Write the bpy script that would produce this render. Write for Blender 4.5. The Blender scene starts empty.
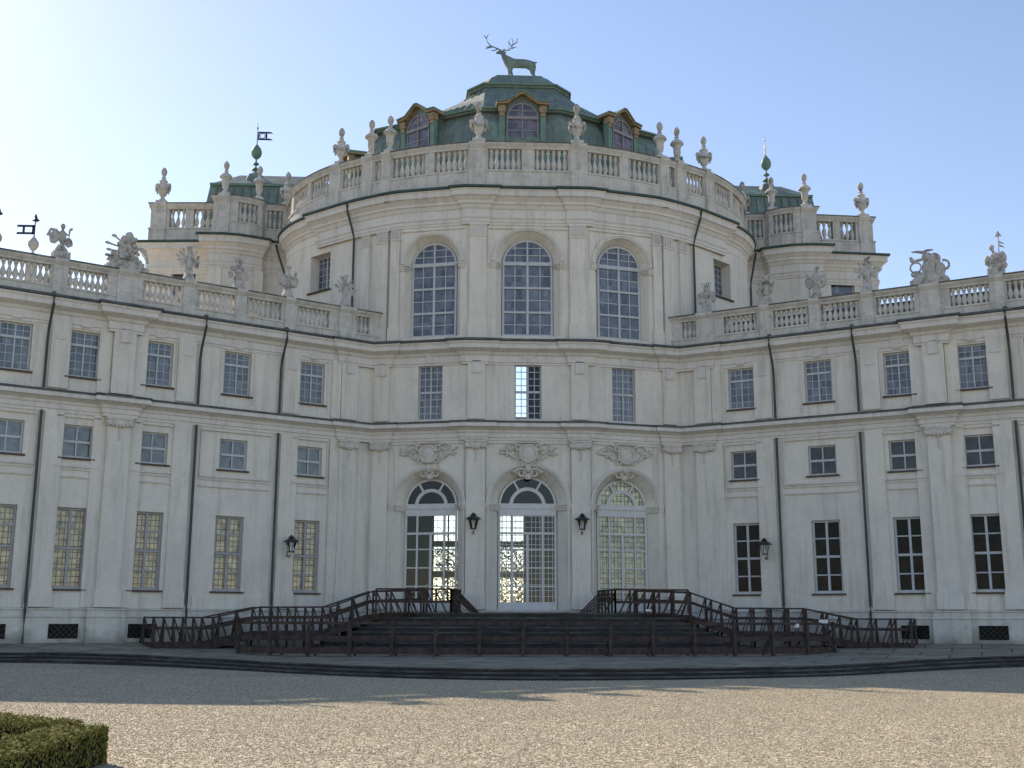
import bpy, bmesh, math, random
from mathutils import Vector, Matrix
random.seed(7)
R = math.radians
scn = bpy.context.scene
COL = scn.collection
PHI = 31.824
CP, SP = math.cos(R(PHI)), math.sin(R(PHI))

# ---------------------------------------------------------------- materials
def mat(name, col, rough=.8, spec=.3, metal=0, noise=None, bump=None, streak=None, mixcol=None):
    """noise=(scale, amount) multiplies the colour; bump=(scale, strength); mixcol=(colour, scale, threshold) patches"""
    m = bpy.data.materials.new(name); m.use_nodes = True
    nt = m.node_tree; N = nt.nodes; L = nt.links
    b = N['Principled BSDF']
    b.inputs['Roughness'].default_value = rough
    b.inputs['Specular IOR Level'].default_value = spec
    b.inputs['Metallic'].default_value = metal
    tc = N.new('ShaderNodeTexCoord')
    geo = N.new('ShaderNodeNewGeometry')
    cur = None
    rgb = N.new('ShaderNodeRGB'); rgb.outputs[0].default_value = (*col, 1); cur = rgb.outputs[0]
    if mixcol:
        c2, sc, th = mixcol
        n = N.new('ShaderNodeTexNoise'); n.inputs['Scale'].default_value = sc; n.inputs['Detail'].default_value = 6
        n.inputs['Roughness'].default_value = .65
        L.new(geo.outputs['Position'], n.inputs['Vector'])
        r = N.new('ShaderNodeMapRange'); r.inputs['From Min'].default_value = th-.07; r.inputs['From Max'].default_value = th+.12
        L.new(n.outputs['Fac'], r.inputs['Value'])
        mx = N.new('ShaderNodeMix'); mx.data_type = 'RGBA'
        L.new(r.outputs[0], mx.inputs['Factor']); L.new(cur, mx.inputs['A']); mx.inputs['B'].default_value = (*c2, 1)
        cur = mx.outputs['Result']
    if streak:
        c2, amt = streak      # rain streaks, stretched in z
        mp = N.new('ShaderNodeMapping'); mp.inputs['Scale'].default_value = (1.6, 1.6, .12)
        L.new(geo.outputs['Position'], mp.inputs['Vector'])
        n = N.new('ShaderNodeTexNoise'); n.inputs['Scale'].default_value = 2.2; n.inputs['Detail'].default_value = 8; n.inputs['Roughness'].default_value = .7
        L.new(mp.outputs[0], n.inputs['Vector'])
        r = N.new('ShaderNodeMapRange'); r.inputs['From Min'].default_value = .5; r.inputs['From Max'].default_value = .78
        r.inputs['To Max'].default_value = amt
        L.new(n.outputs['Fac'], r.inputs['Value'])
        mx = N.new('ShaderNodeMix'); mx.data_type = 'RGBA'
        L.new(r.outputs[0], mx.inputs['Factor']); L.new(cur, mx.inputs['A']); mx.inputs['B'].default_value = (*c2, 1)
        cur = mx.outputs['Result']
    if noise:
        for sc, amt in (noise if isinstance(noise, list) else [noise]):
            n = N.new('ShaderNodeTexNoise'); n.inputs['Scale'].default_value = sc; n.inputs['Detail'].default_value = 5
            L.new(geo.outputs['Position'], n.inputs['Vector'])
            r = N.new('ShaderNodeMapRange'); r.inputs['From Min'].default_value = .25; r.inputs['From Max'].default_value = .75
            r.inputs['To Min'].default_value = 1-amt; r.inputs['To Max'].default_value = 1+amt
            L.new(n.outputs['Fac'], r.inputs['Value'])
            mx = N.new('ShaderNodeVectorMath'); mx.operation = 'SCALE'
            L.new(cur, mx.inputs[0]); L.new(r.outputs[0], mx.inputs['Scale'])
            cur = mx.outputs[0]
    L.new(cur, b.inputs['Base Color'])
    if bump:
        n = N.new('ShaderNodeTexNoise'); n.inputs['Scale'].default_value = bump[0]; n.inputs['Detail'].default_value = 6
        L.new(geo.outputs['Position'], n.inputs['Vector'])
        bp = N.new('ShaderNodeBump'); bp.inputs['Strength'].default_value = bump[1]; bp.inputs['Distance'].default_value = .03
        L.new(n.outputs['Fac'], bp.inputs['Height']); L.new(bp.outputs[0], b.inputs['Normal'])
    return m

M = {}
M['stucco'] = mat('stucco', (.72, .675, .585), .9, .2, noise=[(.35, .07), (5, .05)], bump=(9, .25), streak=((.37, .33, .26), .62), mixcol=((.64, .605, .53), .8, .58))
M['trim'] = mat('trim_plaster', (.67, .635, .575), .88, .2, noise=[(.6, .07), (7, .06)], bump=(14, .25), streak=((.34, .295, .235), .55))
M['relief'] = mat('relief_plaster', (.63, .59, .52), .9, .2, noise=[(3, .1)], bump=(22, .4), mixcol=((.46, .42, .35), 6, .58))
M['stone'] = mat('balustrade_stone', (.58, .555, .50), .92, .2, noise=[(1.5, .1), (9, .08)], bump=(14, .4), streak=((.23, .21, .18), .65), mixcol=((.44, .43, .38), 2.2, .55))
M['statue'] = mat('weathered_stone', (.48, .455, .41), .92, .2, noise=[(6, .2)], bump=(20, .5), mixcol=((.17, .155, .14), 3.5, .56))
M['plinth'] = mat('plinth_stone', (.62, .59, .52), .9, .2, noise=[(.8, .1), (6, .07)], bump=(10, .3), streak=((.28, .26, .21), .6), mixcol=((.46, .44, .38), 1.4, .6))
def damp(m):
    nt = m.node_tree; N = nt.nodes; L = nt.links; bs = N['Principled BSDF']; src = bs.inputs['Base Color'].links[0].from_socket
    g = N.new('ShaderNodeNewGeometry'); sp = N.new('ShaderNodeSeparateXYZ'); L.new(g.outputs['Position'], sp.inputs[0])
    n = N.new('ShaderNodeTexNoise'); n.inputs['Scale'].default_value = 1.1; n.inputs['Detail'].default_value = 7; L.new(g.outputs['Position'], n.inputs['Vector'])
    a = N.new('ShaderNodeMath'); a.operation = 'MULTIPLY_ADD'; L.new(n.outputs['Fac'], a.inputs[0]); a.inputs[1].default_value = -1.7; L.new(sp.outputs['Z'], a.inputs[2])
    mr = N.new('ShaderNodeMapRange'); mr.inputs['From Min'].default_value = -1.25; mr.inputs['From Max'].default_value = -1.75; mr.inputs['To Max'].default_value = .75; L.new(a.outputs[0], mr.inputs['Value'])
    x = N.new('ShaderNodeMix'); x.data_type = 'RGBA'; L.new(mr.outputs[0], x.inputs['Factor']); L.new(src, x.inputs['A']); x.inputs['B'].default_value = (.22, .22, .165, 1); L.new(x.outputs['Result'], bs.inputs['Base Color'])
damp(M['plinth'])
M['copper'] = mat('green_copper', (.15, .195, .175), .65, .35, noise=[(.9, .2), (7, .12)], bump=(6, .2), streak=((.065, .08, .075), .9), mixcol=((.21, .31, .26), 1.1, .55))
M['copper_light'] = mat('verdigris_copper', (.14, .24, .185), .6, .35, noise=[(3, .2)], streak=((.07, .10, .08), .5))
M['gut'] = mat('aged_copper_gutter', (.045, .085, .07), .6, .3, noise=[(2.5, .3)])
M['lead'] = mat('lead_flashing', (.10, .115, .115), .6, .3, noise=[(2.5, .3)], mixcol=((.06, .07, .065), 3, .5))
M['pipe'] = mat('painted_pipe', (.045, .055, .05), .5, .4, noise=[(3, .3)])
M['brownmold'] = mat('ochre_wood_cornice', (.33, .235, .13), .6, .3, noise=[(4, .25)], mixcol=((.15, .105, .07), 3, .56))
M['frame'] = mat('window_paint', (.50, .515, .52), .6, .35, noise=[(6, .1)])
M['door_paint'] = mat('pale_door_paint', (.62, .615, .59), .6, .35, noise=[(6, .1)])
M['frame_blue'] = mat('faded_grey_window_paint', (.36, .355, .36), .6, .35, noise=[(6, .1)])
M['attic_paint'] = mat('dull_attic_window_paint', (.26, .25, .25), .7, .3, noise=[(5, .2)])
M['sill'] = mat('dark_sill', (.10, .075, .06), .8, .3, noise=[(6, .25)])
M['iron'] = mat('black_iron', (.018, .022, .02), .5, .5)
M['wood'] = mat('weathered_timber', (.078, .054, .045), .85, .2, noise=[(5, .35)], bump=(30, .4), mixcol=((.04, .033, .028), 6, .55))
M['step'] = mat('step_stone', (.055, .055, .053), .9, .2, noise=[(3, .25), (20, .1)], bump=(12, .4), mixcol=((.03, .03, .028), 2, .55))
M['nosing'] = mat('lit_nosing', (.115, .11, .095), .85, .2, noise=[(2, .35), (12, .2)], mixcol=((.05, .05, .048), .8, .50))  # paler colour imitates light caught on the step edges
M['kerb'] = mat('kerb_stone', (.045, .045, .043), .9, .2, noise=[(3, .3), (20, .1)], bump=(12, .4), mixcol=((.11, .115, .11), 1.1, .62))
M['tile'] = mat('dark_roof_tiles', (.085, .065, .055), .9, .2, noise=[(7, .3)], bump=(9, .5))
M['coping'] = mat('blackened_coping', (.12, .115, .10), .9, .2, noise=[(4, .3)], mixcol=((.30, .28, .25), 1.6, .58))
M['brass'] = mat('gilt', (.55, .50, .38), .4, .5, metal=.4)
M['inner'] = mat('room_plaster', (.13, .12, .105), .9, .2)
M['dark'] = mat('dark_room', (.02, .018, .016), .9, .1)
M['paper'] = mat('white_notice', (.7, .7, .66), .8, .2)
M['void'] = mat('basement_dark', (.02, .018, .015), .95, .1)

def glass_opaque(name, col, rough=.12, spec=.75):
    m = mat(name, col, rough, spec, noise=[(1.1, .35), (4, .2)], bump=(2.2, .4))
    nt = m.node_tree; N = nt.nodes; L = nt.links; bs = N['Principled BSDF']; src = bs.inputs['Base Color'].links[0].from_socket
    g = N.new('ShaderNodeNewGeometry'); sn = N.new('ShaderNodeVectorMath'); sn.operation = 'SNAP'; sn.inputs[1].default_value = (.23, .23, .29)  # tone steps in the base colour imitate reflections differing pane by pane
    L.new(g.outputs['Position'], sn.inputs[0]); wn = N.new('ShaderNodeTexWhiteNoise'); L.new(sn.outputs[0], wn.inputs['Vector'])
    mr = N.new('ShaderNodeMapRange'); mr.inputs['To Min'].default_value = .55; mr.inputs['To Max'].default_value = 1.5; L.new(wn.outputs['Value'], mr.inputs['Value'])
    sc = N.new('ShaderNodeVectorMath'); sc.operation = 'SCALE'; L.new(src, sc.inputs[0]); L.new(mr.outputs[0], sc.inputs['Scale']); L.new(sc.outputs[0], bs.inputs['Base Color'])
    return m
M['pane_sky'] = glass_opaque('sky_tinted_glass', (.10, .11, .135))  # bluish base colour stands in for reflected sky and curtains
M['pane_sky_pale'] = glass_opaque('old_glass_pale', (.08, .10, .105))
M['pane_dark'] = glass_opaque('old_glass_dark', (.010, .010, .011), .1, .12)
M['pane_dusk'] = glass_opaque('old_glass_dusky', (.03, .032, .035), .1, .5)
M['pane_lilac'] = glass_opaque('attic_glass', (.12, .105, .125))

def clear_glass():
    m = bpy.data.materials.new('clear_glass'); m.use_nodes = True; nt = m.node_tree; N = nt.nodes; L = nt.links
    N.clear(); o = N.new('ShaderNodeOutputMaterial'); t = N.new('ShaderNodeBsdfTransparent'); t.inputs[0].default_value = (.96, .97, .96, 1)
    g = N.new('ShaderNodeBsdfGlossy'); g.inputs['Roughness'].default_value = .03; g.inputs['Color'].default_value = (.9, .95, 1, 1)
    f = N.new('ShaderNodeFresnel'); f.inputs['IOR'].default_value = 1.3
    x = N.new('ShaderNodeMixShader'); L.new(f.outputs[0], x.inputs[0]); L.new(t.outputs[0], x.inputs[1]); L.new(g.outputs[0], x.inputs[2])
    L.new(x.outputs[0], o.inputs[0]); return m
M['glass'] = clear_glass()

def blind_mat(name, base, line, cell, warm):
    """cream inner blinds with a leaded lattice drawn across them (a pattern of the blind itself)"""
    m = bpy.data.materials.new(name); m.use_nodes = True; nt = m.node_tree; N = nt.nodes; L = nt.links
    b = N['Principled BSDF']; b.inputs['Roughness'].default_value = .9
    uv = N.new('ShaderNodeTexCoord')
    br = N.new('ShaderNodeTexBrick'); br.offset = 0; br.inputs['Scale'].default_value = 1.0
    br.inputs['Brick Width'].default_value = cell; br.inputs['Row Height'].default_value = cell*1.25; br.inputs['Mortar Size'].default_value = .018
    br.inputs['Mortar Smooth'].default_value = .2
    br.inputs['Color1'].default_value = (*base, 1); br.inputs['Color2'].default_value = (*warm, 1); br.inputs['Mortar'].default_value = (*line, 1)
    L.new(uv.outputs['UV'], br.inputs['Vector'])
    n = N.new('ShaderNodeTexNoise'); n.inputs['Scale'].default_value = 3.5; n.inputs['Detail'].default_value = 4
    L.new(uv.outputs['UV'], n.inputs['Vector'])
    r = N.new('ShaderNodeMapRange'); r.inputs['To Min'].default_value = .45; r.inputs['To Max'].default_value = 1.45; r.inputs['From Min'].default_value = .3; r.inputs['From Max'].default_value = .7
    L.new(n.outputs['Fac'], r.inputs['Value'])
    s = N.new('ShaderNodeVectorMath'); s.operation = 'SCALE'; L.new(br.outputs['Color'], s.inputs[0]); L.new(r.outputs[0], s.inputs['Scale'])
    L.new(s.outputs[0], b.inputs['Base Color']); return m
M['blind'] = blind_mat('cream_lattice_blind', (.80, .66, .45), (.14, .12, .09), .17, (.66, .52, .33))
M['blind_door'] = blind_mat('cream_door_blind', (.97, .88, .62), (.16, .13, .09), .17, (.88, .74, .44))  # brighter cream imitates daylight coming through from behind

# ---------------------------------------------------------------- mesh builder
class MB:
    def __init__(s): s.v = []; s.f = []; s.uv = {}
    def add(s, pts, faces):
        n = len(s.v); s.v += [tuple(p) for p in pts]; s.f += [tuple(n+i for i in f) for f in faces]
    def quad(s, a, b, c, d): s.add([a, b, c, d], [(0, 1, 2, 3)])
    def hexa(s, p):       # 8 points: bottom 4, top 4
        s.add(p, [(3, 2, 1, 0), (4, 5, 6, 7), (0, 1, 5, 4), (1, 2, 6, 5), (2, 3, 7, 6), (3, 0, 4, 7)])
    def fbox(s, F, s0, s1, o0, o1, z0, z1):
        s.hexa([F(s0, o0, z0), F(s1, o0, z0), F(s1, o1, z0), F(s0, o1, z0), F(s0, o0, z1), F(s1, o0, z1), F(s1, o1, z1), F(s0, o1, z1)])
    def box(s, x0, x1, y0, y1, z0, z1): s.fbox(lambda a, b, c: (a, b, c), x0, x1, y0, y1, z0, z1)
    def lathe(s, c, prof, n=12, squash=1, sq=None):
        x, y, z = c; m = len(prof); pts = []
        for r, h in prof:
            for k in range(n):
                a = 2*math.pi*k/n; pts.append((x+r*math.cos(a), y+r*math.sin(a)*squash, z+h))
        fs = [(i*n+k, i*n+(k+1) % n, (i+1)*n+(k+1) % n, (i+1)*n+k) for i in range(m-1) for k in range(n)]
        fs += [tuple(range(n-1, -1, -1)), tuple((m-1)*n+k for k in range(n))]
        s.add(pts, fs)
    def tube(s, pts, r, n=6, r2=None):
        pts = [Vector(p) for p in pts]; m = len(pts); rings = []
        up = Vector((0, 0, 1)); 
        for i, p in enumerate(pts):
            t = (pts[min(i+1, m-1)]-pts[max(i-1, 0)]).normalized()
            a = t.cross(up)
            if a.length < .05: a = t.cross(Vector((0, 1, 0)))
            a.normalize(); b = t.cross(a).normalized()
            rr = r if r2 is None else r+(r2-r)*i/(m-1)
            rings.append([p+a*rr*math.cos(2*math.pi*k/n)+b*rr*math.sin(2*math.pi*k/n) for k in range(n)])
        fs = [(i*n+k, i*n+(k+1) % n, (i+1)*n+(k+1) % n, (i+1)*n+k) for i in range(m-1) for k in range(n)]
        fs += [tuple(range(n-1, -1, -1)), tuple((m-1)*n+k for k in range(n))]
        s.add([p for q in rings for p in q], fs)
    def bar(s, a, b, w, h=None):      # square bar between two points
        h = h or w; a = Vector(a); b = Vector(b); t = (b-a).normalized()
        x = t.cross(Vector((0, 0, 1)))
        if x.length < .02: x = Vector((1, 0, 0))
        x.normalize(); y = t.cross(x).normalized(); x *= w/2; y *= h/2
        s.hexa([a-x-y, a+x-y, a+x+y, a-x+y, b-x-y, b+x-y, b+x+y, b-x+y])
    def ell(s, c, r, rot=None, n=8, m=6, jit=0):
        c = Vector(c); pts = []; rot = rot or Matrix.Identity(3)
        for i in range(1, m):
            t = math.pi*i/m
            for k in range(n):
                a = 2*math.pi*k/n; v = Vector((r[0]*math.sin(t)*math.cos(a), r[1]*math.sin(t)*math.sin(a), r[2]*math.cos(t)))
                if jit: v *= 1+random.uniform(-jit, jit)
                pts.append(c+rot @ v)
        pts += [c+rot @ Vector((0, 0, r[2])), c+rot @ Vector((0, 0, -r[2]))]
        fs = [(i*n+k, (i+1)*n+k, (i+1)*n+(k+1) % n, i*n+(k+1) % n) for i in range(m-2) for k in range(n)]
        T = (m-1)*n
        fs += [(T, k, (k+1) % n) for k in range(n)]+[(T+1, (m-2)*n+(k+1) % n, (m-2)*n+k) for k in range(n)]
        s.add(pts, fs)
    def ring(s, c, R1, r, rot=None, n=16, m=6, a0=0, a1=2*math.pi):
        c = Vector(c); rot = rot or Matrix.Identity(3)
        pts = [c+rot @ Vector((R1*math.cos(a0+(a1-a0)*i/n), 0, R1*math.sin(a0+(a1-a0)*i/n))) for i in range(n+1)]
        s.tube(pts, r, m)
    def sweep(s, path, prof, closed_prof=True):
        """path: list of (x,y); outside = right-hand normal (dy,-dx); prof: (out,z)"""
        n = len(path); offs = []
        for i in range(n):
            def nrm(a, b):
                dx, dy = b[0]-a[0], b[1]-a[1]; l = math.hypot(dx, dy) or 1; return (dy/l, -dx/l)
            if i == 0: m = nrm(path[0], path[1]); k = 1
            elif i == n-1: m = nrm(path[-2], path[-1]); k = 1
            else:
                n1 = nrm(path[i-1], path[i]); n2 = nrm(path[i], path[i+1]); m = (n1[0]+n2[0], n1[1]+n2[1]); q = 1+n1[0]*n2[0]+n1[1]*n2[1]; k = 1/max(q, .25)
            offs.append((m[0]*k, m[1]*k))
        pts = [(p[0]+o[0]*a, p[1]+o[1]*a, z) for p, o in zip(path, offs) for a, z in prof]
        m = len(prof); fs = []
        for i in range(n-1):
            for j in range(m if closed_prof else m-1):
                j2 = (j+1) % m; fs.append((i*m+j, i*m+j2, (i+1)*m+j2, (i+1)*m+j))
        if closed_prof: fs += [tuple(range(m)), tuple((n-1)*m+j for j in reversed(range(m)))]
        s.add(pts, fs)
    def build(s, name, material, parent=None, smooth=False, uvf=None):
        me = bpy.data.meshes.new(name); me.from_pydata(s.v, [], s.f); me.update()
        bm = bmesh.new(); bm.from_mesh(me); bmesh.ops.recalc_face_normals(bm, faces=bm.faces)
        if smooth:
            for f in bm.faces: f.smooth = True
        bm.to_mesh(me); bm.free()
        if uvf:
            ul = me.uv_layers.new(name='UVMap')
            for lp in me.loops: ul.data[lp.index].uv = uvf(me.vertices[lp.vertex_index].co)
        if smooth:
            try: me.set_sharp_from_angle(angle=R(40))
            except Exception: pass
        if material: me.materials.append(material)
        o = bpy.data.objects.new(name, me); COL.objects.link(o); o.parent = parent
        return o

def empty(name, loc=(0, 0, 0)):
    o = bpy.data.objects.new(name, None); COL.objects.link(o); o.location = loc; o.empty_display_size = .3; return o
def tag(o, label=None, cat=None, group=None, kind=None):
    if label: o['label'] = label
    if cat: o['category'] = cat
    if group: o['group'] = group
    if kind: o['kind'] = kind
    return o
def dup(root, loc=None, rotz=None, scale=None):
    r = root.copy(); COL.objects.link(r)
    for ch in list(root.children):
        c = ch.copy(); COL.objects.link(c); c.parent = r
        for g in list(ch.children):
            d = g.copy(); COL.objects.link(d); d.parent = c
    if loc is not None: r.location = loc
    if rotz is not None: r.rotation_euler = (0, 0, rotz)
    if scale is not None: r.scale = (scale,)*3
    return r

# frames: right half; sg=-1 mirrors to the left half
def frame(ox, oy, dx, dy, sg=1):
    l = math.hypot(dx, dy); dx /= l; dy /= l; nx, ny = dy, -dx
    def F(s, o, z): return (sg*(ox+s*dx+o*nx), oy+s*dy+o*ny, z)
    F.ang = math.atan2(dy, sg*dx); F.sg = sg
    return F
FC = frame(0, -5.15, 1, 0)
SK = .27                                         # slope of the side bays
def FSd(sg): return frame(2.62, -5.15, 1, SK, sg)
JU = (5.15+SK*2.62)/(SK+math.tan(R(PHI))); JW = -JU*math.tan(R(PHI)); JS = (JU-2.62)*math.hypot(1, SK); JD = JU/CP
def FWg(sg): return frame(0, 0, CP, -SP, sg)
SIDES = (-1, 1)
xy = lambda p: (p[0], p[1])

def full(half):            # mirrored left half + right half
    L = [(-x, y) for x, y in reversed(half)]
    return L + (half[1:] if abs(half[0][0]) < 1e-6 else half)
F1, S1, W1 = frame(0, -5.15, 1, 0), FSd(1), FWg(1)
def isect(o):              # junction point at a common offset
    a = Vector(S1(0, o, 0)[:2]); b = Vector(S1(5, o, 0)[:2]); c = Vector(W1(0, o, 0)[:2]); d = Vector(W1(30, o, 0)[:2])
    r = b-a; q = d-c; t = ((c-a).x*q.y-(c-a).y*q.x)/(r.x*q.y-r.y*q.x); p = a+r*t; return (p.x, p.y)
def corner(o):             # centre / side bay corner at offset
    a = Vector(F1(0, o, 0)[:2]); c = Vector(S1(0, o, 0)[:2]); d = Vector(S1(5, o, 0)[:2]); q = d-c
    t = (a.y-c.y)/q.y; p = c+q*t; return (p.x, p.y)
WEND = 23.2
RET = [(WEND*CP+26, -WEND*SP+4)]       # beyond the frame the range turns parallel to the garden front
def lower_path(r, wr=None):
    wr = wr or (r+.12 if r else 0)
    h = [(0, -5.15), xy(F1(1.72, 0, 0)), xy(F1(1.72, r, 0)), corner(r), xy(S1(.12, r, 0)), xy(S1(.12, 0, 0)),
         xy(S1(3.2, 0, 0)), xy(S1(3.2, r, 0)), isect(r), xy(W1(9.32, r, 0)), xy(W1(9.32, 0, 0)),
         xy(W1(17.62, 0, 0)), xy(W1(17.62, wr, 0)), xy(W1(18.78, wr, 0)), xy(W1(18.78, 0, 0)), xy(W1(WEND, 0, 0))]+RET
    return full(h)

palace = empty('palace')
tag(palace, 'cream baroque palace with curved central hall, two angled wings and green copper dome', 'palace')

# ---------------------------------------------------------------- wall panels with openings
def wall(mb, F, s0, s1, z0, z1, ops, reveal=.25):
    """ops: dict(s, hw, z0, z1[, arch]); arch: z1 is the crown, spring = z1-hw.  splay: inner half width"""
    xs = {s0, s1}
    for o in ops:
        n = 14 if o.get('arch') else 1
        if o.get('arch'):
            for k in range(n+1): xs.add(o['s']-o['hw']*math.cos(math.pi*k/n))
        else: xs |= {o['s']-o['hw'], o['s']+o['hw']}
    xs = sorted(x for x in xs if s0-1e-6 <= x <= s1+1e-6)
    def top(o, x):
        if not o.get('arch'): return o['z1']
        return o['z1']-o['hw']+math.sqrt(max(0, o['hw']**2-(x-o['s'])**2))
    for a, b in zip(xs[:-1], xs[1:]):
        if b-a < 1e-5: continue
        c = (a+b)/2; sp = sorted([o for o in ops if abs(c-o['s']) < o['hw']], key=lambda o: o['z0'])
        za = zb = z0
        for o in sp:
            if o['z0'] > za+1e-5 or o['z0'] > zb+1e-5: mb.quad(F(a, 0, za), F(b, 0, zb), F(b, 0, o['z0']), F(a, 0, o['z0']))
            za, zb = top(o, a), top(o, b)
        mb.quad(F(a, 0, za), F(b, 0, zb), F(b, 0, z1), F(a, 0, z1))
    for o in ops:
        hw = o['hw']; hi = o.get('inner', hw); d = o.get('depth', reveal); s = o['s']
        if o.get('arch'):
            zs = o['z1']-hw; out = [(s-hw, o['z0'])]+[(s-hw*math.cos(math.pi*k/14), zs+hw*math.sin(math.pi*k/14)) for k in range(15)]+[(s+hw, o['z0'])]
            inn = [(s-hi, o['z0'])]+[(s-hi*math.cos(math.pi*k/14), zs+hi*math.sin(math.pi*k/14)) for k in range(15)]+[(s+hi, o['z0'])]
        else:
            out = [(s-hw, o['z0']), (s-hw, o['z1']), (s+hw, o['z1']), (s+hw, o['z0'])]
            inn = [(s-hi, o['z0']), (s-hi, o['z1']), (s+hi, o['z1']), (s+hi, o['z0'])]
        n = len(out)
        for i in range(n):
            j = (i+1) % n
            mb.quad(F(out[i][0], 0, out[i][1]), F(out[j][0], 0, out[j][1]), F(inn[j][0], -d, inn[j][1]), F(inn[i][0], -d, inn[i][1]))

def uv_of(F):
    o = Vector(F(0, 0, 0)); e = Vector(F(1, 0, 0))-o
    return lambda co: ((co-o).dot(e), co.z)

def window(F, s, hw, z0, z1, cols, rows, transom=(), paint='frame', pane='pane_sky', depth=.2, sill=True, blind=None, arch=False, fine=.022, thick=.05, edge=.06, name='window', parent=palace, mains=None, archbars=None):
    """rows: list of z positions of thin bars; cols: list of s offsets of thin bars; mains: s offsets of thick posts"""
    mb = MB(); o0, o1 = -depth, -depth+.06
    zt = z1-hw if arch else z1
    mb.fbox(F, s-hw, s-hw+edge, o0, o1, z0, zt); mb.fbox(F, s+hw-edge, s+hw, o0, o1, z0, zt)
    mb.fbox(F, s-hw+edge, s+hw-edge, o0, o1, z0, z0+edge*1.3)
    if not arch: mb.fbox(F, s-hw+edge, s+hw-edge, o0, o1, z1-edge, z1)
    for m in (mains if mains is not None else (0,)): mb.fbox(F, s+m-thick/2, s+m+thick/2, o0+.005, o1+.02, z0+edge, zt-(0 if arch else edge))
    for c in cols: mb.fbox(F, s+c-fine/2, s+c+fine/2, o0+.012, o1-.012, z0+edge, zt)
    for r in rows: mb.fbox(F, s-hw+edge, s+hw-edge, o0+.015, o1-.015, r-fine/2, r+fine/2)
    for t in transom: mb.fbox(F, s-hw+edge, s+hw-edge, o0+.003, o1+.03, t-.045, t+.045)
    if arch:
        n = 16
        def arc(r0, r1, a0=0, a1=math.pi, oa=o0, ob=o1+.01):
            for k in range(n):
                a = a0+(a1-a0)*k/n; b = a0+(a1-a0)*(k+1)/n
                P = lambda r, t, o: F(s-r*math.cos(t), o, zt+r*math.sin(t))
                mb.hexa([P(r0, a, oa), P(r1, a, oa), P(r1, a, ob), P(r0, a, ob), P(r0, b, oa), P(r1, b, oa), P(r1, b, ob), P(r0, b, ob)])
        arc(hw-edge, hw)
        mb.fbox(F, s-hw, s+hw, o0, o1+.04, zt-.08, zt+.08)
        if archbars == 'fan':
            arc(hw*.51, hw*.63)
            for a in (R(60), R(120)):
                P = lambda r, w: F(s-r*math.cos(a)+w*math.sin(a), o1, zt+r*math.sin(a)+w*math.cos(a))
                mb.bar(F(s-hw*.58*math.cos(a), (o0+o1)/2, zt+hw*.58*math.sin(a)), F(s-hw*.97*math.cos(a), (o0+o1)/2, zt+hw*.97*math.sin(a)), .13, .08)
        else:
            mb.fbox(F, s-.035, s+.035, o0+.003, o1+.02, zt, z1-edge)
            for c in (() if isinstance(archbars, str) else archbars or ()):
                h = math.sqrt(hw*hw-c*c); mb.fbox(F, s+c-fine/2, s+c+fine/2, o0+.012, o1-.012, zt, zt+h-edge/2)
            for q in (.36, .66) if archbars != 'plain' else (.5,):
                h = q*hw; w = math.sqrt(hw*hw-h*h); mb.fbox(F, s-w+.03, s+w-.03, o0+.015, o1-.015, zt+h-fine/2, zt+h+fine/2)
    fr = mb.build(name, M[paint], parent)
    def sheet(o, mt, nm):
        p = MB()
        if arch:
            out = [(s-hw, z0)]+[(s-hw*math.cos(math.pi*k/14), zt+hw*math.sin(math.pi*k/14)) for k in range(15)]+[(s+hw, z0)]
            a = [F(x, o, z) for x, z in out]; b = [F(x, o-.012, z) for x, z in out]; n = len(out)
            p.add(a+b, [tuple(range(n)), tuple(range(2*n-1, n-1, -1))]+[(i, (i+1) % n, n+(i+1) % n, n+i) for i in range(n)])
        else: p.fbox(F, s-hw, s+hw, o-.012, o, z0, z1)
        return p.build(nm, mt, fr, uvf=uv_of(F))
    sheet(-depth+.022, M[pane], 'pane')
    if blind: sheet(-depth-.06, M[blind], 'blind')
    if sill:
        q = MB(); q.fbox(F, s-hw-.1, s+hw+.1, -.1, .09, z0-.07, z0-.005); q.build('sill', M['sill'], fr)
    return fr

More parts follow.
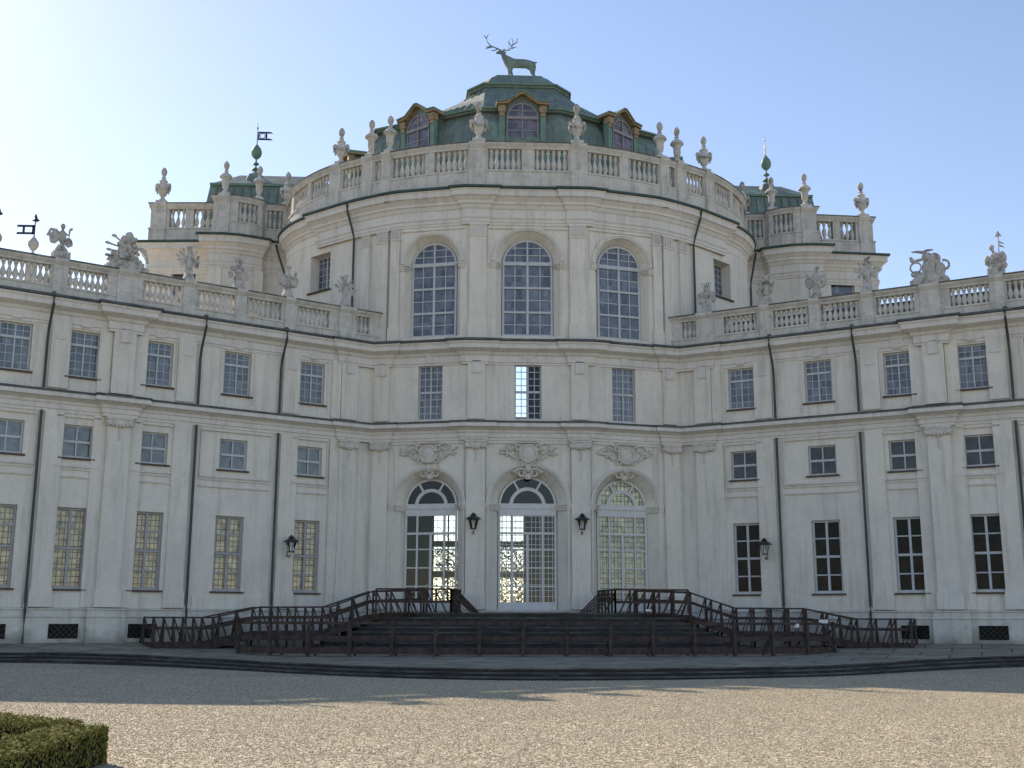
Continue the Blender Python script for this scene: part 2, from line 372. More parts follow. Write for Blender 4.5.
HA, HB, HC, HD, HE, HF_ = 10.378, 8.652, 6.882, 5.689, 3.905, 1.051
SZT, CZB, CZT = 8.05, 10.95, 11.40
COLS = [10.484, 13.70, 16.85, 19.586, 21.98]
for sg in SIDES:
    F = FWg(sg); mb = MB(); left = sg < 0
    ops = []
    for d in COLS:
        ops += [dict(s=d, hw=.56, z0=HB, z1=HA), dict(s=d, hw=.56, z0=HD, z1=HC), dict(s=d, hw=.57, z0=HF_, z1=HE)]
    wall(mb, F, JD, WEND, -2.2, CZT, ops, reveal=.22)
    # back and end of the wing
    B = lambda s, o, z: F(s, o-8.5, z)
    mb.quad(B(JD+4, 0, -2), B(WEND, 0, -2), B(WEND, 0, 11.4), B(JD+4, 0, 11.4))
    e0 = F(WEND, 0, 0); e1 = (sg*RET[0][0], RET[0][1])
    mb.quad((e0[0], e0[1], -2), (e1[0], e1[1], -2), (e1[0], e1[1], CZT), (e0[0], e0[1], CZT))
    mb.quad((e0[0]-sg*2, e0[1]+8.5, -2), (e1[0], e1[1]+8.5, -2), (e1[0], e1[1]+8.5, CZT), (e0[0]-sg*2, e0[1]+8.5, CZT))
    mb.build('wing_wall', M['stucco'], palace)
    rz = 12.95 if left else 13.55      # low tiled roof behind the balustrade, lower on the left wing
    rb = MB(); P4 = [(0, 11.3), (-1.0, 11.36), (-4.3, rz), (-8.5, 11.5), (-8.6, 11.2)]
    for (o0, z0), (o1, z1) in zip(P4[:-1], P4[1:]): rb.quad(F(JD-1.5*0, o0, z0), F(WEND, o0, z0), F(WEND, o1, z1), F(JD+(1.2 if left else 1.2), o1, z1))
    for (o0, z0), (o1, z1) in zip(P4[:-1], P4[1:]): rb.quad((e0[0], e0[1]-o0, z0), (e1[0], e1[1]-o0, z0), (e1[0], e1[1]-o1, z1), (e0[0]+sg*o1*SP, e0[1]-o1*CP, z1))
    rb.build('wing_roof', M['tile'], palace)
    for i, d in enumerate(COLS):
        zt_ = HB+(HA-HB)*.70
        q = (HA-zt_)/2; q4 = (zt_-HB)/4
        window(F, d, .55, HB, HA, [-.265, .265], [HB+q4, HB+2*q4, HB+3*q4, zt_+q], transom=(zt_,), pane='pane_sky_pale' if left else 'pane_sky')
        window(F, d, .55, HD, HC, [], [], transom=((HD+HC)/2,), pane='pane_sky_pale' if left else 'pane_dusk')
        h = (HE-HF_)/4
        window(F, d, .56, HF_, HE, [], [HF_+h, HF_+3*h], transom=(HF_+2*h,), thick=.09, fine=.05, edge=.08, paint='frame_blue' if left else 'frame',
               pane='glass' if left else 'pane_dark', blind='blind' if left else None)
    for d in COLS:
        if d > 16:
            w = MB()
            for k in range(6):
                x = d-.5+.2*k
                w.bar(F(x, .14, -.64), F(min(x+.48, d+.5), .14, -.64+min(.48, d+.5-x)), .022)
                w.bar(F(x, .13, -.64), F(max(x-.48, d-.5), .13, -.64+min(.48, x-d+.5)), .022)
            g = w.build('basement_grille', M['iron'], palace)
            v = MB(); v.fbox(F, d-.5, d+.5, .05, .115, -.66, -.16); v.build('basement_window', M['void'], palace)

# centre + side bays, lower two storeys and upper windows
DZ0, DZ1 = .30, 6.22
UH = lambda ho: 1.38 if ho > 1.5 else 1.24
def bay_ops(s, hi, ho, hm, center=False):
    return [dict(s=s, hw=ho, inner=hi, depth=.5, z0=DZ0, z1=4.64+ho, arch=True),
            dict(s=s, hw=hm, z0=8.17, z1=10.5, depth=.22),
            dict(s=s, hw=UH(ho), inner=hi-.12, depth=.42, z0=11.75, z1=15.02+UH(ho), arch=True)]
mb = MB()
FCfull = lambda s, o, z: (s, -5.15-o, z)
wall(mb, FCfull, -2.62, 2.62, -2, 17.3, bay_ops(0, 1.22, 1.6, .56))
for sg in SIDES:
    F = FSd(sg)
    wall(mb, F, 0, JS, -2, 11.6, [o for o in bay_ops(1.52, 1.13, 1.46, .53) if o['z0'] < 11])
    wall(mb, F, 0, 2.95, 11.6, 17.3, [o for o in bay_ops(1.52, 1.13, 1.46, .53) if o['z0'] > 11])
mb.build('central_wall', M['stucco'], palace)

def door(F, s, hi, pane, blind, paint='door_paint', lattice=True):
    # fixed side lights, double leaf, top light
    z0, zt = DZ0, 4.38
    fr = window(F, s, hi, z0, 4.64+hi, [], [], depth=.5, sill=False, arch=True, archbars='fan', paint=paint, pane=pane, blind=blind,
                mains=(-hi*.52, hi*.52), thick=.075, edge=.09, name='french_door', transom=(zt, 3.50))
    m = MB(); m.fbox(F, s-hi+.01, s+hi-.01, -.5, -.40, 4.22, 4.5); m.fbox(F, s-hi+.01, s+hi-.01, -.5, -.36, 4.5, 4.58)
    m.fbox(F, s-.05, s+.05, -.5, -.42, z0+.3, 3.45)
    m.fbox(F, s-hi+.09, s+hi-.09, -.5, -.425, z0, z0+.42)
    for z in (1.35, 2.1, 2.85): m.fbox(F, s-hi+.09, s+hi-.09, -.49, -.445, z-.028, z+.028)
    n = 7
    for k in range(1, n*2) if lattice else ():
        x = -hi+k*hi/n
        if min(abs(x), abs(abs(x)-hi*.52)) > .06: m.fbox(F, s+x-.011, s+x+.011, -.485, -.462, z0+.42, 4.3)
    for k in range(1, 17) if lattice else ():
        z = z0+.42+k*.232
        m.fbox(F, s-hi+.09, s+hi-.09, -.486, -.464, z-.010, z+.010)
    m.build('glazing_bars', M[paint], fr)
    h = MB(); h.lathe(F(s+.12, -.4, 1.4), [(.0, -.04), (.035, -.02), (.035, .02), (0, .04)], 8); h.build('handle', M['brass'], fr)
    return fr
for sg, s, F, hi, bl in ((0, 0, FCfull, 1.20, None), (-1, 1.52, FSd(-1), 1.12, None), (1, 1.52, FSd(1), 1.12, 'blind_door')):
    door(F, s, hi, 'glass', bl, lattice=sg >= 0)
    hm = .55 if sg == 0 else .52
    zc = 9.35
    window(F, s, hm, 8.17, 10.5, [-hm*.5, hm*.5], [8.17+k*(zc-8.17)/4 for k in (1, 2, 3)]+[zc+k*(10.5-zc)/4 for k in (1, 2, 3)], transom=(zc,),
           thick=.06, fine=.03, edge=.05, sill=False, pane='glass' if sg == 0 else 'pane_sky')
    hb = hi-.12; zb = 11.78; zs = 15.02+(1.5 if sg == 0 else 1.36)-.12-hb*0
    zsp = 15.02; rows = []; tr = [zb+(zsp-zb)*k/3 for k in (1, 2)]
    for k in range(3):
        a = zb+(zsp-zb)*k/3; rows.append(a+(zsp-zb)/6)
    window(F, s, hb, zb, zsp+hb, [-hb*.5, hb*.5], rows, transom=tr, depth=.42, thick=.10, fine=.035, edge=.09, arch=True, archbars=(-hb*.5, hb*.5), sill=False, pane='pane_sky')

# drum wall above the wings
BASEC = [xy(S1(2.95, 0, 0)), (5.95, -4.02), (6.95, -3.4), (7.75, -2.82), (8.55, -2.16), (9.95, -.87), (10.55, -.1), (11.0, .75), (11.3, 1.6), (11.45, 3.2)]
for sg in SIDES:
    mb = MB()
    for a, b in zip(BASEC[:-1], BASEC[1:]):
        F = frame(a[0], a[1], b[0]-a[0], b[1]-a[1], sg); l = math.hypot(b[0]-a[0], b[1]-a[1])
        if abs(a[0]-8.55) < .01:
            wall(mb, F, 0, l, 11, 17.3, [dict(s=l*.5, hw=.68, z0=14.62, z1=16.35, depth=.5)])
            w = window(F, l*.5, .66, 14.62, 16.35, [-.32, .32], [14.9, 15.2, 15.5, 15.8, 16.1], transom=(), depth=.5, sill=False, pane='pane_sky')
            q = MB(); q.fbox(F, l*.5-.78, l*.5+.78, 0, .1, 14.53, 14.6); q.build('sill', M['sill'], w)
        else: wall(mb, F, 0, l, 11, 17.3, [])
    mb.build('drum_wall', M['stucco'], palace)

# rear blocks either side of the drum
BLK = [(11.45, 2.75), (12.5, 2.75), (12.6, 2.25), (13.1, 2.0), (13.7, 1.72), (14.3, 1.62), (15.0, 1.62), (15.0, 2.75), (18.3, 3.0), (18.3, 13)]
for sg in SIDES:
    mb = MB()
    for a, b in zip(BLK[:-1], BLK[1:]):
        F = frame(a[0], a[1], b[0]-a[0], b[1]-a[1], sg); l = math.hypot(b[0]-a[0], b[1]-a[1])
        if a[0] == 15.0 and b[0] > 18:
            wall(mb, F, 0, l, 5, 17.3, [dict(s=1.45, hw=.62, z0=15.2, z1=16.75, depth=.2)])
            window(F, 1.45, .61, 15.2, 16.75, [], [], mains=(), sill=False, pane='pane_sky')
        else: wall(mb, F, 0, l, 5, 17.3, [])
    mb.quad((sg*11, 13, 4), (sg*18.3, 13, 4), (sg*18.3, 13, 17.4), (sg*11, 13, 17.4))
    mb.build('rear_block_wall', M['stucco'], palace)
mb = MB()     # flat roof decks and back walls keep daylight out of the rooms
mb.add([(x, y, 18.0) for x, y in full([(0, -5), (2.6, -5)]+BASEC[1:])] + [(11.3, 14, 18), (-11.3, 14, 18)], [tuple(range(2*(len(BASEC)+1)-1+2))])
for sg in SIDES: mb.add([(sg*x, y, 18.02) for x, y in BLK[1:]]+[(sg*12.5, 13, 18.02)], [tuple(range(len(BLK)))])
mb.build('roof_deck', M['lead'], palace)

# hall interior, seen through the glazed doors
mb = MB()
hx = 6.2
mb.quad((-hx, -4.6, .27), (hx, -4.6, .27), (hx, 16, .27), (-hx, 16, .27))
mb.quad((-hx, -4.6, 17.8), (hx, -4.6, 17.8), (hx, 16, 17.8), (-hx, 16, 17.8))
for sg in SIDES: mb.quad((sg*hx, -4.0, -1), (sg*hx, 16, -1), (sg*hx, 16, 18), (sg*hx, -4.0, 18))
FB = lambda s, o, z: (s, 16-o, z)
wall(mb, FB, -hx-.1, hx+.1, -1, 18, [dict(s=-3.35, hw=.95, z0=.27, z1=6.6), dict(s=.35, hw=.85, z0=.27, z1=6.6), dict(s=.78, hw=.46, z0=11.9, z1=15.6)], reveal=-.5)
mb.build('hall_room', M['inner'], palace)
for sg in SIDES:     # back of the rooms behind the upper windows
    mb = MB()
    mb.quad((sg*6.25, -4, 17.9), (sg*11.4, 3, 17.9), (sg*11.4, 15.9, 17.9), (sg*6.25, 15.9, 17.9))
    mb.quad((sg*6.3, 15.9, -1), (sg*11.4, 15.9, -1), (sg*11.4, 15.9, 17.9), (sg*6.3, 15.9, 17.9))
    mb.build('rear_wall', M['stucco'], palace)
for s, hw, z0, z1 in ((-3.35, .95, .27, 6.6), (.35, .85, .27, 6.6)):
    mb = MB(); mb.fbox(FB, s-.05, s+.05, .1, .16, z0, z1)
    for t in (.34, .62): mb.fbox(FB, s-hw, s+hw, .1, .2, z0+(z1-z0)*t, z0+(z1-z0)*t+(z1-z0)*.055)
    for e in (-1, 1): mb.fbox(FB, s+e*(hw-.06)-.06, s+e*(hw-.06)+.06, .1, .2, z0, z1)
    for k in range(1, int((z1-z0)/.42)): mb.fbox(FB, s-hw, s+hw, .1, .13, z0+k*.42-.015, z0+k*.42+.015)
    for k in (-2, -1, 1, 2): mb.fbox(FB, s+k*hw/3-.015, s+k*hw/3+.015, .1, .13, z0, z1)
    mb.fbox(FB, s-hw, s+hw, .1, .16, z0, z0+.5)
    mb.build('garden_door', M['frame'], palace)
# bronze chandelier-like fittings and furniture dim in the hall are not visible in the photograph

# ---------------------------------------------------------------- mouldings
def swp(name, path, prof, m, parent=palace):
    b = MB(); b.sweep(path, prof); return b.build(name, M[m], parent)
LP = lower_path(.1)
swp('plinth', lower_path(.08), [(-.02, -2.2), (.09, -2.2), (.09, .05), (.13, .07), (.13, .10), (.07, .13), (.07, .30), (.11, .33), (.11, .37), (.0, .41), (-.02, .41)], 'plinth')
swp('string_course', lower_path(.1), [(-.02, 7.280), (.05, 7.280), (.05, 7.380), (.09, 7.400), (.09, 7.560), (.13, 7.590), (.16, 7.680), (.30, 7.760), (.42, 7.800), (.42, 7.930), (.36, 7.990), (-.02, 8.060)], 'trim')
swp('string_course_flashing', lower_path(.1), [(.0, 8.072), (.39, 8.004), (.45, 7.980), (.45, 8.020), (.39, 8.050), (.0, 8.110)], 'lead')
swp('cornice', lower_path(.1), [(-.02, 10.480), (.04, 10.480), (.04, 10.560), (.08, 10.580), (.08, 10.840), (.14, 10.880), (.20, 10.980), (.38, 11.060), (.46, 11.100), (.46, 11.260), (.52, 11.330), (.52, 11.380), (-.02, 11.420)], 'trim')
swp('gutter', lower_path(.1), [(.30, 11.432), (.55, 11.390), (.60, 11.400), (.60, 11.480), (.30, 11.500)], 'lead')

def smooth(pts, n=5):
    out = []
    for i in range(len(pts)-1):
        p0 = pts[max(i-1, 0)]; p1 = pts[i]; p2 = pts[i+1]; p3 = pts[min(i+2, len(pts)-1)]
        for k in range(n):
            t = k/n; out.append(tuple(.5*((2*p1[j])+(-p0[j]+p2[j])*t+(2*p0[j]-5*p1[j]+4*p2[j]-p3[j])*t*t+(-p0[j]+3*p1[j]-3*p2[j]+p3[j])*t**3) for j in (0, 1)))
    out.append(pts[-1]); return out
def offset(pts, o):
    res = []
    for i, p in enumerate(pts):
        a = pts[max(i-1, 0)]; b = pts[min(i+1, len(pts)-1)]; dx, dy = b[0]-a[0], b[1]-a[1]; l = math.hypot(dx, dy); res.append((p[0]+o*dy/l, p[1]-o*dx/l))
    return res
curve = smooth([(5.35, -4.30), (5.95, -4.02), (6.95, -3.4), (7.75, -2.82), (8.6, -2.1), (9.3, -1.5)], 3)
curve2 = smooth([(9.3, -1.5), (9.95, -.87), (10.55, -.1), (11.0, .75), (11.3, 1.6), (11.42, 2.72)], 3)
def upper_path(r):
    h = [(0, -5.15), xy(F1(1.72, 0, 0)), xy(F1(1.72, r, 0)), corner(r), xy(S1(.12, r, 0)), xy(S1(.12, 0, 0))]
    h += offset(curve, .1) + offset(curve2, -.12 if r else 0)
    return h
blk_path = [(12.5, 2.75), (12.6, 2.25), (13.1, 2.0), (13.7, 1.72), (14.3, 1.62), (15.0, 1.62), (15.0, 2.75), (18.3, 3.0), (18.3, 13)]
up_half = upper_path(.1)+[(11.5, 2.9)]
CORN2 = [(-.02, 16.62), (.05, 16.62), (.05, 16.72), (.08, 16.74), (.08, 16.86), (.13, 16.92), (.05, 16.95), (.05, 17.30), (.10, 17.34), (.16, 17.48), (.22, 17.52), (.22, 17.62), (.36, 17.78), (.44, 17.82), (.44, 18.02), (.50, 18.10), (-.02, 18.16)]
GUT2 = [(.25, 18.175), (.48, 18.13), (.56, 18.12), (.56, 18.22), (.25, 18.26)]
def both(name, half, prof, m, joined=True):
    if joined: swp(name, full(half), prof, m); return
    b = MB(); b.sweep(half, prof); b.build(name, M[m], palace); b.v = [(-x, y, z) for x, y, z in b.v]; b.build(name, M[m], palace)
both('upper_cornice', up_half, CORN2, 'trim'); both('upper_gutter', up_half, GUT2, 'gut')
blk = [(12.2, 2.75)]+blk_path
both('upper_cornice', [(11.2, 2.78)]+blk_path, CORN2, 'trim', False); both('upper_gutter', [(11.2, 2.78)]+blk_path, GUT2, 'gut', False)

# ---------------------------------------------------------------- pilasters, capitals, panels
def pil(F, s0, s1, o, z0, z1, base=True, cap=None, m='stucco'):
    b = MB(); b.fbox(F, s0, s1, -.03, o, z0, z1); 
    if base:
        b.fbox(F, s0-.05, s1+.05, -.03, o+.05, z0, z0+.55); b.fbox(F, s0-.03, s1+.03, -.03, o+.035, z0+.55, z0+.64)
    p = b.build('pilaster', M[m], palace)
    if cap == 'ionic':
        c = MB(); zc = z1-.34; w = (s1-s0)
        c.fbox(F, s0-.04, s1+.04, -.03, o+.05, zc-.04, zc+.02)
        c.fbox(F, s0-.07, s1+.07, -.03, o+.13, zc+.22, zc+.30)
        c.fbox(F, s0, s1, -.03, o+.09, zc+.02, zc+.22)
        for e in (s0+.04, s1-.04):
            P = F(e, o+.06, zc+.10); rot = Matrix.Rotation(F(1, 0, 0)[0]*0, 3, 'Z')
            ex = (Vector(F(1, 0, 0))-Vector(F(0, 0, 0))).normalized(); ey = (Vector(F(0, 1, 0))-Vector(F(0, 0, 0))).normalized()
            rm = Matrix((ex, ey, Vector((0, 0, 1)))).transposed()
            c.ell(P, (.14, .10, .14), rm, 10, 8); c.ring(Vector(P)+ey*.08, .09, .025, rm, 12, 5)
        for k in range(5): 
            t = (k-2)/2.3; P = F((s0+s1)/2+t*w*.36, o+.10, zc+.02-.06*(1-t*t)); c.ell(P, (.06, .06, .055), None, 6, 5)
        for k in range(4): c.ell(F((s0+s1)/2, o+.03, zc-.12-.13*k), (.05-.008*k, .03, .06), None, 6, 5)
        c.build('capital', M['relief'], p)
    if cap == 'flute':
        c = MB(); n = 6; w = (s1-s0)/n
        c.fbox(F, s0-.03, s1+.03, -.03, o+.04, z1-.02, z1+.05); c.fbox(F, s0-.03, s1+.03, -.03, o+.04, z1-.52, z1-.46)
        for k in range(n): c.fbox(F, s0+w*k+w*.22, s0+w*k+w*.78, -.03, o+.035, z1-.42, z1-.06)
        c.build('capital', M['trim'], p)
    return p
def bracket(F, s, z, w=.34, h=.42, o=.1):     # small drop console with guttae
    b = MB(); b.fbox(F, s-w/2, s+w/2, -.02, o, z, z+.1); b.fbox(F, s-w/2+.03, s+w/2-.03, -.02, o*.7, z-.05, z); b.fbox(F, s-w/2+.02, s+w/2-.02, -.02, o-.02, z+.1, 10.62)
    for k in range(4): b.lathe(F(s-w/2+.06+k*(w-.12)/3, o*.5, z-.13), [(.028, 0), (.018, .08)], 6)
    return b.build('console', M['trim'], palace)
def keystone(F, s, z0, z1, w=.26):
    b = MB(); a = w/2
    b.hexa([F(s-a*.8, -.02, z0), F(s+a*.8, -.02, z0), F(s+a*.8, .07, z0), F(s-a*.8, .07, z0), F(s-a*1.7, -.02, z1), F(s+a*1.7, -.02, z1), F(s+a*1.7, .12, z1), F(s-a*1.7, .12, z1)])
    b.fbox(F, s-a, s+a, -.02, .1, z0-.05, z0)
    for k in range(4): b.lathe(F(s-a+.05+k*(w-.1)/3, .06, z0-.12), [(.025, 0), (.016, .07)], 6)
    b.build('keystone', M['trim'], palace)

for sg in SIDES:
    FW, FS = FWg(sg), FSd(sg); F0 = frame(0, -5.15, 1, 0, sg)
    # lower order
    pil(F0, 1.78, 2.55, .15, .42, 7.31, cap='ionic')
    pil(FS, 3.26, 3.95, .15, .42, 7.31, cap='ionic')
    pil(FW, 8.45, 9.22, .15, .42, 7.31, cap='ionic')
    for a, b_ in ((17.78, 18.62),): pil(FW, a, b_, .26, .42, 7.31, cap='ionic')
    # middle order
    pil(F0, 1.80, 2.53, .13, 8.16, 10.6, base=False); bracket(F0, 2.16, 10.1, .38, o=.2)
    pil(FS, 3.30, 3.93, .13, 8.16, 10.6, base=False); bracket(FS, 3.6, 10.1, .38, o=.2)
    pil(FW, 8.47, 9.20, .13, 8.16, 10.6, base=False); bracket(FW, 8.84, 10.1, .38, o=.2)
    for a in (17.8,): pil(FW, a, a+.8, .24, 8.16, 10.6, base=False); bracket(FW, a+.4, 10.1, .38, o=.32)
    # backing strips beside the big pilasters and at the pipes
    for a, b_ in ((9.22, 9.62), (17.3, 17.78), (18.62, 19.08), (11.05, 11.78), (15.42, 16.12), (20.1, 20.78)):
        for z0, z1 in ((.42, 7.31), (8.16, 10.6)): pil(FW, a, b_, .09, z0, z1, base=(z0 < 1 and b_-a > .5))
        if b_-a > .5: bracket(FW, (a+b_)/2, 9.95, .36, o=.13)
    # panels: moulded line beneath the mid windows, raised surround
    for i, d in enumerate(COLS):
        w0, w1 = (d-1.55, d+1.35) if i in (1, 4) else (d-.78, d+.78)
        if i == 4: w0, w1 = d-.95, d+1.25
        b = MB(); b.fbox(FW, w0, w1, -.02, .12, 5.34, 5.42); b.fbox(FW, w0+.01, w1-.01, -.02, .05, 5.24, 5.34); b.fbox(FW, w0+.02, w1-.02, -.02, .07, 4.97, 5.04)
        b.build('band', M['trim'], palace)
        b = MB()
        for a, c in ((w0, w0+.035), (w1-.035, w1)): b.fbox(FW, a, c, -.02, .07, 5.42, 7.16)
        b.fbox(FW, w0, w1, -.02, .09, 7.14, 7.2); b.build('panel_moulding', M['trim'], palace)
        b = MB(); b.fbox(FW, w0, w1, -.02, .04, .40, .86); b.build('dado_panel', M['stucco'], palace)
        keystone(FW, d, 10.58, 10.86, .34)
        b = MB()
        for a, c in ((d-.72, d-.66), (d+.66, d+.72)): b.fbox(FW, a, c, -.02, .04, 8.3, 10.44)
        b.fbox(FW, d-.72, d+.72, -.02, .045, 10.44, 10.5); b.build('window_surround', M['trim'], palace)
    # upper order
    pil(F0, 1.78, 2.5, .12, 11.62, 16.6, cap='flute')
    Fu = frame(5.35, -4.30, .6, .28, sg)
    pil(FS, 2.98, 3.38, .1, 11.62, 16.6, cap='flute')
    Fp = frame(5.95, -4.02, 1.0, .62, sg); pil(Fp, .02, .62, .14, 11.62, 16.6, cap='flute')
    Fp = frame(6.95, -3.4, .8, .58, sg); pil(Fp, -.15, .32, .08, 11.62, 16.6, cap='flute')
    Fb = frame(14.3, 1.62, 1, 0, sg); pil(Fb, .05, .68, .1, 5, 16.6, cap=None, base=False)
    Fb = frame(12.6, 2.25, .5, -.25, sg); pil(Fb, -.1, .35, .1, 5, 16.6, base=False)
    Fb = frame(15.0, 2.75, 3.3, .25, sg); pil(Fb, 2.55, 3.3, .1, 5, 16.6, base=False)

# archivolts, imposts and cartouches
def arch_trim(F, s, hw, zc, w, z0, name='archivolt'):
    b = MB(); n = 20; zs = zc
    for (r0, r1, o) in ((hw, hw+w*.45, .06), (hw+w*.45, hw+w, .10)):
        for k in range(n):
            a, c = math.pi*k/n, math.pi*(k+1)/n
            P = lambda r, t, q: F(s-r*math.cos(t), q, zs+r*math.sin(t))
            b.hexa([P(r0, a, -.02), P(r1, a, -.02), P(r1, a, o), P(r0, a, o), P(r0, c, -.02), P(r1, c, -.02), P(r1, c, o), P(r0, c, o)])
    b.build(name, M['trim'], palace)
def impost(F, s, hw, z, d, hi):
    for e in (-1, 1):
        b = MB()
        for z0, z1, o in ((z-.18, z-.10, .06), (z-.10, z, .10), (z, z+.06, .14)):
            x0, x1 = s+e*(hw-.02), s+e*(hw+.22)
            b.fbox(F, min(x0, x1), max(x0, x1), -.02, o, z0, z1)
            # return along the splayed reveal
            a = (s+e*hw, 0); c = (s+e*hi, -d+.06)
            b.hexa([F(a[0], -.0, z0), F(c[0], c[1], z0), F(c[0]-e*o, c[1], z0), F(a[0]-e*o, o, z0), F(a[0], -.0, z1), F(c[0], c[1], z1), F(c[0]-e*o, c[1], z1), F(a[0]-e*o, o, z1)])
        b.build('impost', M['trim'], palace)
def relief(F, s, z):
    b = MB(); ex = (Vector(F(1, 0, 0))-Vector(F(0, 0, 0))); ey = (Vector(F(0, 1, 0))-Vector(F(0, 0, 0))); rm = Matrix((ex, ey, Vector((0, 0, 1)))).transposed()
    b.ell(F(s, .10, z+.36), (.30, .10, .36), rm, 14, 8); b.ring(F(s, .14, z+.36), .34, .06, rm, 20, 6)
    b.fbox(F, s-.5, s+.5, -.02, .16, z+.80, z+.87); b.fbox(F, s-.38, s+.38, -.02, .2, z+.87, z+.93)
    b.ring(F(s-.42, .14, z+.62), .11, .04, rm, 10, 5); b.ring(F(s+.42, .14, z+.62), .11, .04, rm, 10, 5)
    b.ring(F(s-.34, .14, z+.08), .10, .035, rm, 10, 5); b.ring(F(s+.34, .14, z+.08), .10, .035, rm, 10, 5)
    for e in (-1, 1):      # trophies of leaves and horns
        for k in range(15):
            x = e*(.58+random.random()*.6); zz = z+.32+random.random()*.34
            r2 = Matrix.Rotation(random.uniform(-1, 1), 3, 'Y')
            b.ell(F(s+x, .05, zz), (.15, .06, .05), rm @ r2, 6, 5)
        b.tube([F(s+e*.55, .08, z+.15), F(s+e*.8, .10, z+.35), F(s+e*1.2, .08, z+.42)], .05, 6, .02)
        b.tube([F(s+e*.4, .08, z+.75), F(s+e*.75, .10, z+.80), F(s+e*.95, .08, z+.66)], .045, 6, .02)
        # garland below, over the arch
        for k in range(6):
            a = k/5; b.ell(F(s+e*(.06+.5*a), .03-.2*(.4), z-.32+.10*math.sin(a*3.1)-.05*a), (.10, .09, .07), rm, 6, 5)
    b.ell(F(s, .04, z-.2), (.14, .12, .2), rm, 8, 6)
    for e in (-1, 1):
        b.ring(F(s+e*.26, -.12, z-.42), .12, .05, rm, 12, 6); b.ell(F(s+e*.5, -.16, z-.40), (.14, .08, .08), rm, 7, 5, .1); b.ell(F(s+e*.12, -.1, z-.38), (.12, .1, .1), rm, 7, 5, .1)
    b.ell(F(s, -.12, z-.55), (.16, .1, .14), rm, 8, 6)
    b.build('cartouche', M['relief'], palace)
for F, s, ho, hi in ((FCfull, 0, 1.6, 1.22), (FSd(-1), 1.52, 1.46, 1.13), (FSd(1), 1.52, 1.46, 1.13)):
    arch_trim(F, s, ho, 4.64, .15, DZ0); impost(F, s, ho, 4.60, .5, hi)
    relief(F, s, 6.36)
    arch_trim(F, s, UH(ho), 15.02, .16, 0); impost(F, s, UH(ho), 14.9, .42, hi)
    w = 1.72 if s == 0 else 1.50      # rectangular panel around both arches
    for z0, z1 in ((5.0, 7.2), (15.0, 16.5)):
        b = MB()
        for e in (-1, 1): b.fbox(F, s+e*w-.02, s+e*w+.02, -.02, .035, z0, z1)
        b.fbox(F, s-w, s+w, -.02, .07, z1-.05, z1)
        b.build('panel_moulding', M['trim'], palace)
    b = MB(); b.hexa([F(s-.12, -.02, 10.66), F(s+.12, -.02, 10.66), F(s+.12, .1, 10.66), F(s-.12, .1, 10.66), F(s-.2, -.02, 11), F(s+.2, -.02, 11), F(s+.2, .13, 11), F(s-.2, .13, 11)])
    b.fbox(F, s-.24, s+.24, -.02, .09, 10.58, 10.66); b.build('keystone', M['trim'], palace)
    for e in (-1, 1):      # narrow jamb pilasters beside each door
        b = MB(); b.fbox(F, s+e*(ho+.02) if e > 0 else s-ho-.10, s+ho+.10 if e > 0 else s-ho-.02, -.02, .045, .42, 4.42)
        b.build('jamb', M['stucco'], palace)

# ---------------------------------------------------------------- downpipes
def pipe(pts, r=.05):
    b = MB(); b.tube(pts, r, 8); b.build('downpipe', M['pipe'], palace)
for sg in SIDES:
    FW = FWg(sg)
    for d in (11.92, 15.27, 20.92):
        pipe([FW(d, .5, 11.5), FW(d, .6, 11.4), FW(d, .6, 11.1), FW(d, .2, 10.3), FW(d, .12, 9.9), FW(d, .12, 8.12)])
        pipe([FW(d, .12, 7.3), FW(d, .12, .6), FW(d, .2, .3), FW(d, .2, -.9)])
        b = MB(); b.ell(FW(d, .5, 11.5), (.10, .10, .09), None, 8, 6); b.build('gutter_head', M['lead'], palace)
    pipe([(sg*7.95, -3.45, 18.1), (sg*7.9, -3.3, 17.7), (sg*7.62, -3.1, 16.7), (sg*7.62, -3.06, 16.4), (sg*7.62, -3.06, 11.6)], .05)
    pipe([(sg*11.9, 2.2, 18.0), (sg*11.75, 2.0, 17.5), (sg*11.25, .9, 16.2), (sg*11.2, .85, 15.8), (sg*11.2, .85, 11.6)], .055)

# ---------------------------------------------------------------- balustrades
BPROF = [(.075, 0), (.075, .05), (.045, .08), (.05, .12), (.095, .28), (.10, .36), (.07, .50), (.042, .62), (.04, .72), (.06, .76), (.045, .80), (.075, .84), (.075, 1.0)]
_b = {}
def baluster_mesh(h):
    if h not in _b:
        b = MB(); b.lathe((0, 0, 0), [(r*1.16, z*h) for r, z in BPROF], 8)
        o = b.build('baluster', M['stone'], None, smooth=True); _b[h] = o.data; bpy.data.objects.remove(o)
    return _b[h]
class Path:
    def __init__(s, pts):
        s.p = pts; s.l = [0]
        for a, b in zip(pts[:-1], pts[1:]): s.l.append(s.l[-1]+math.hypot(b[0]-a[0], b[1]-a[1]))
    def at(s, d):
        for i in range(len(s.p)-1):
            if d <= s.l[i+1] or i == len(s.p)-2:
                t = (d-s.l[i])/(s.l[i+1]-s.l[i]); a, b = s.p[i], s.p[i+1]; L = s.l[i+1]-s.l[i]
                return (a[0]+(b[0]-a[0])*t, a[1]+(b[1]-a[1])*t), ((b[0]-a[0])/L, (b[1]-a[1])/L)
    def of_u(s, u):
        for i in range(len(s.p)-1):
            a, b = s.p[i][0], s.p[i+1][0]
            if a <= u <= b: return s.l[i]+(s.l[i+1]-s.l[i])*(u-a)/(b-a)
        return s.l[-1]
BAL = []       # (importance, parent, location)
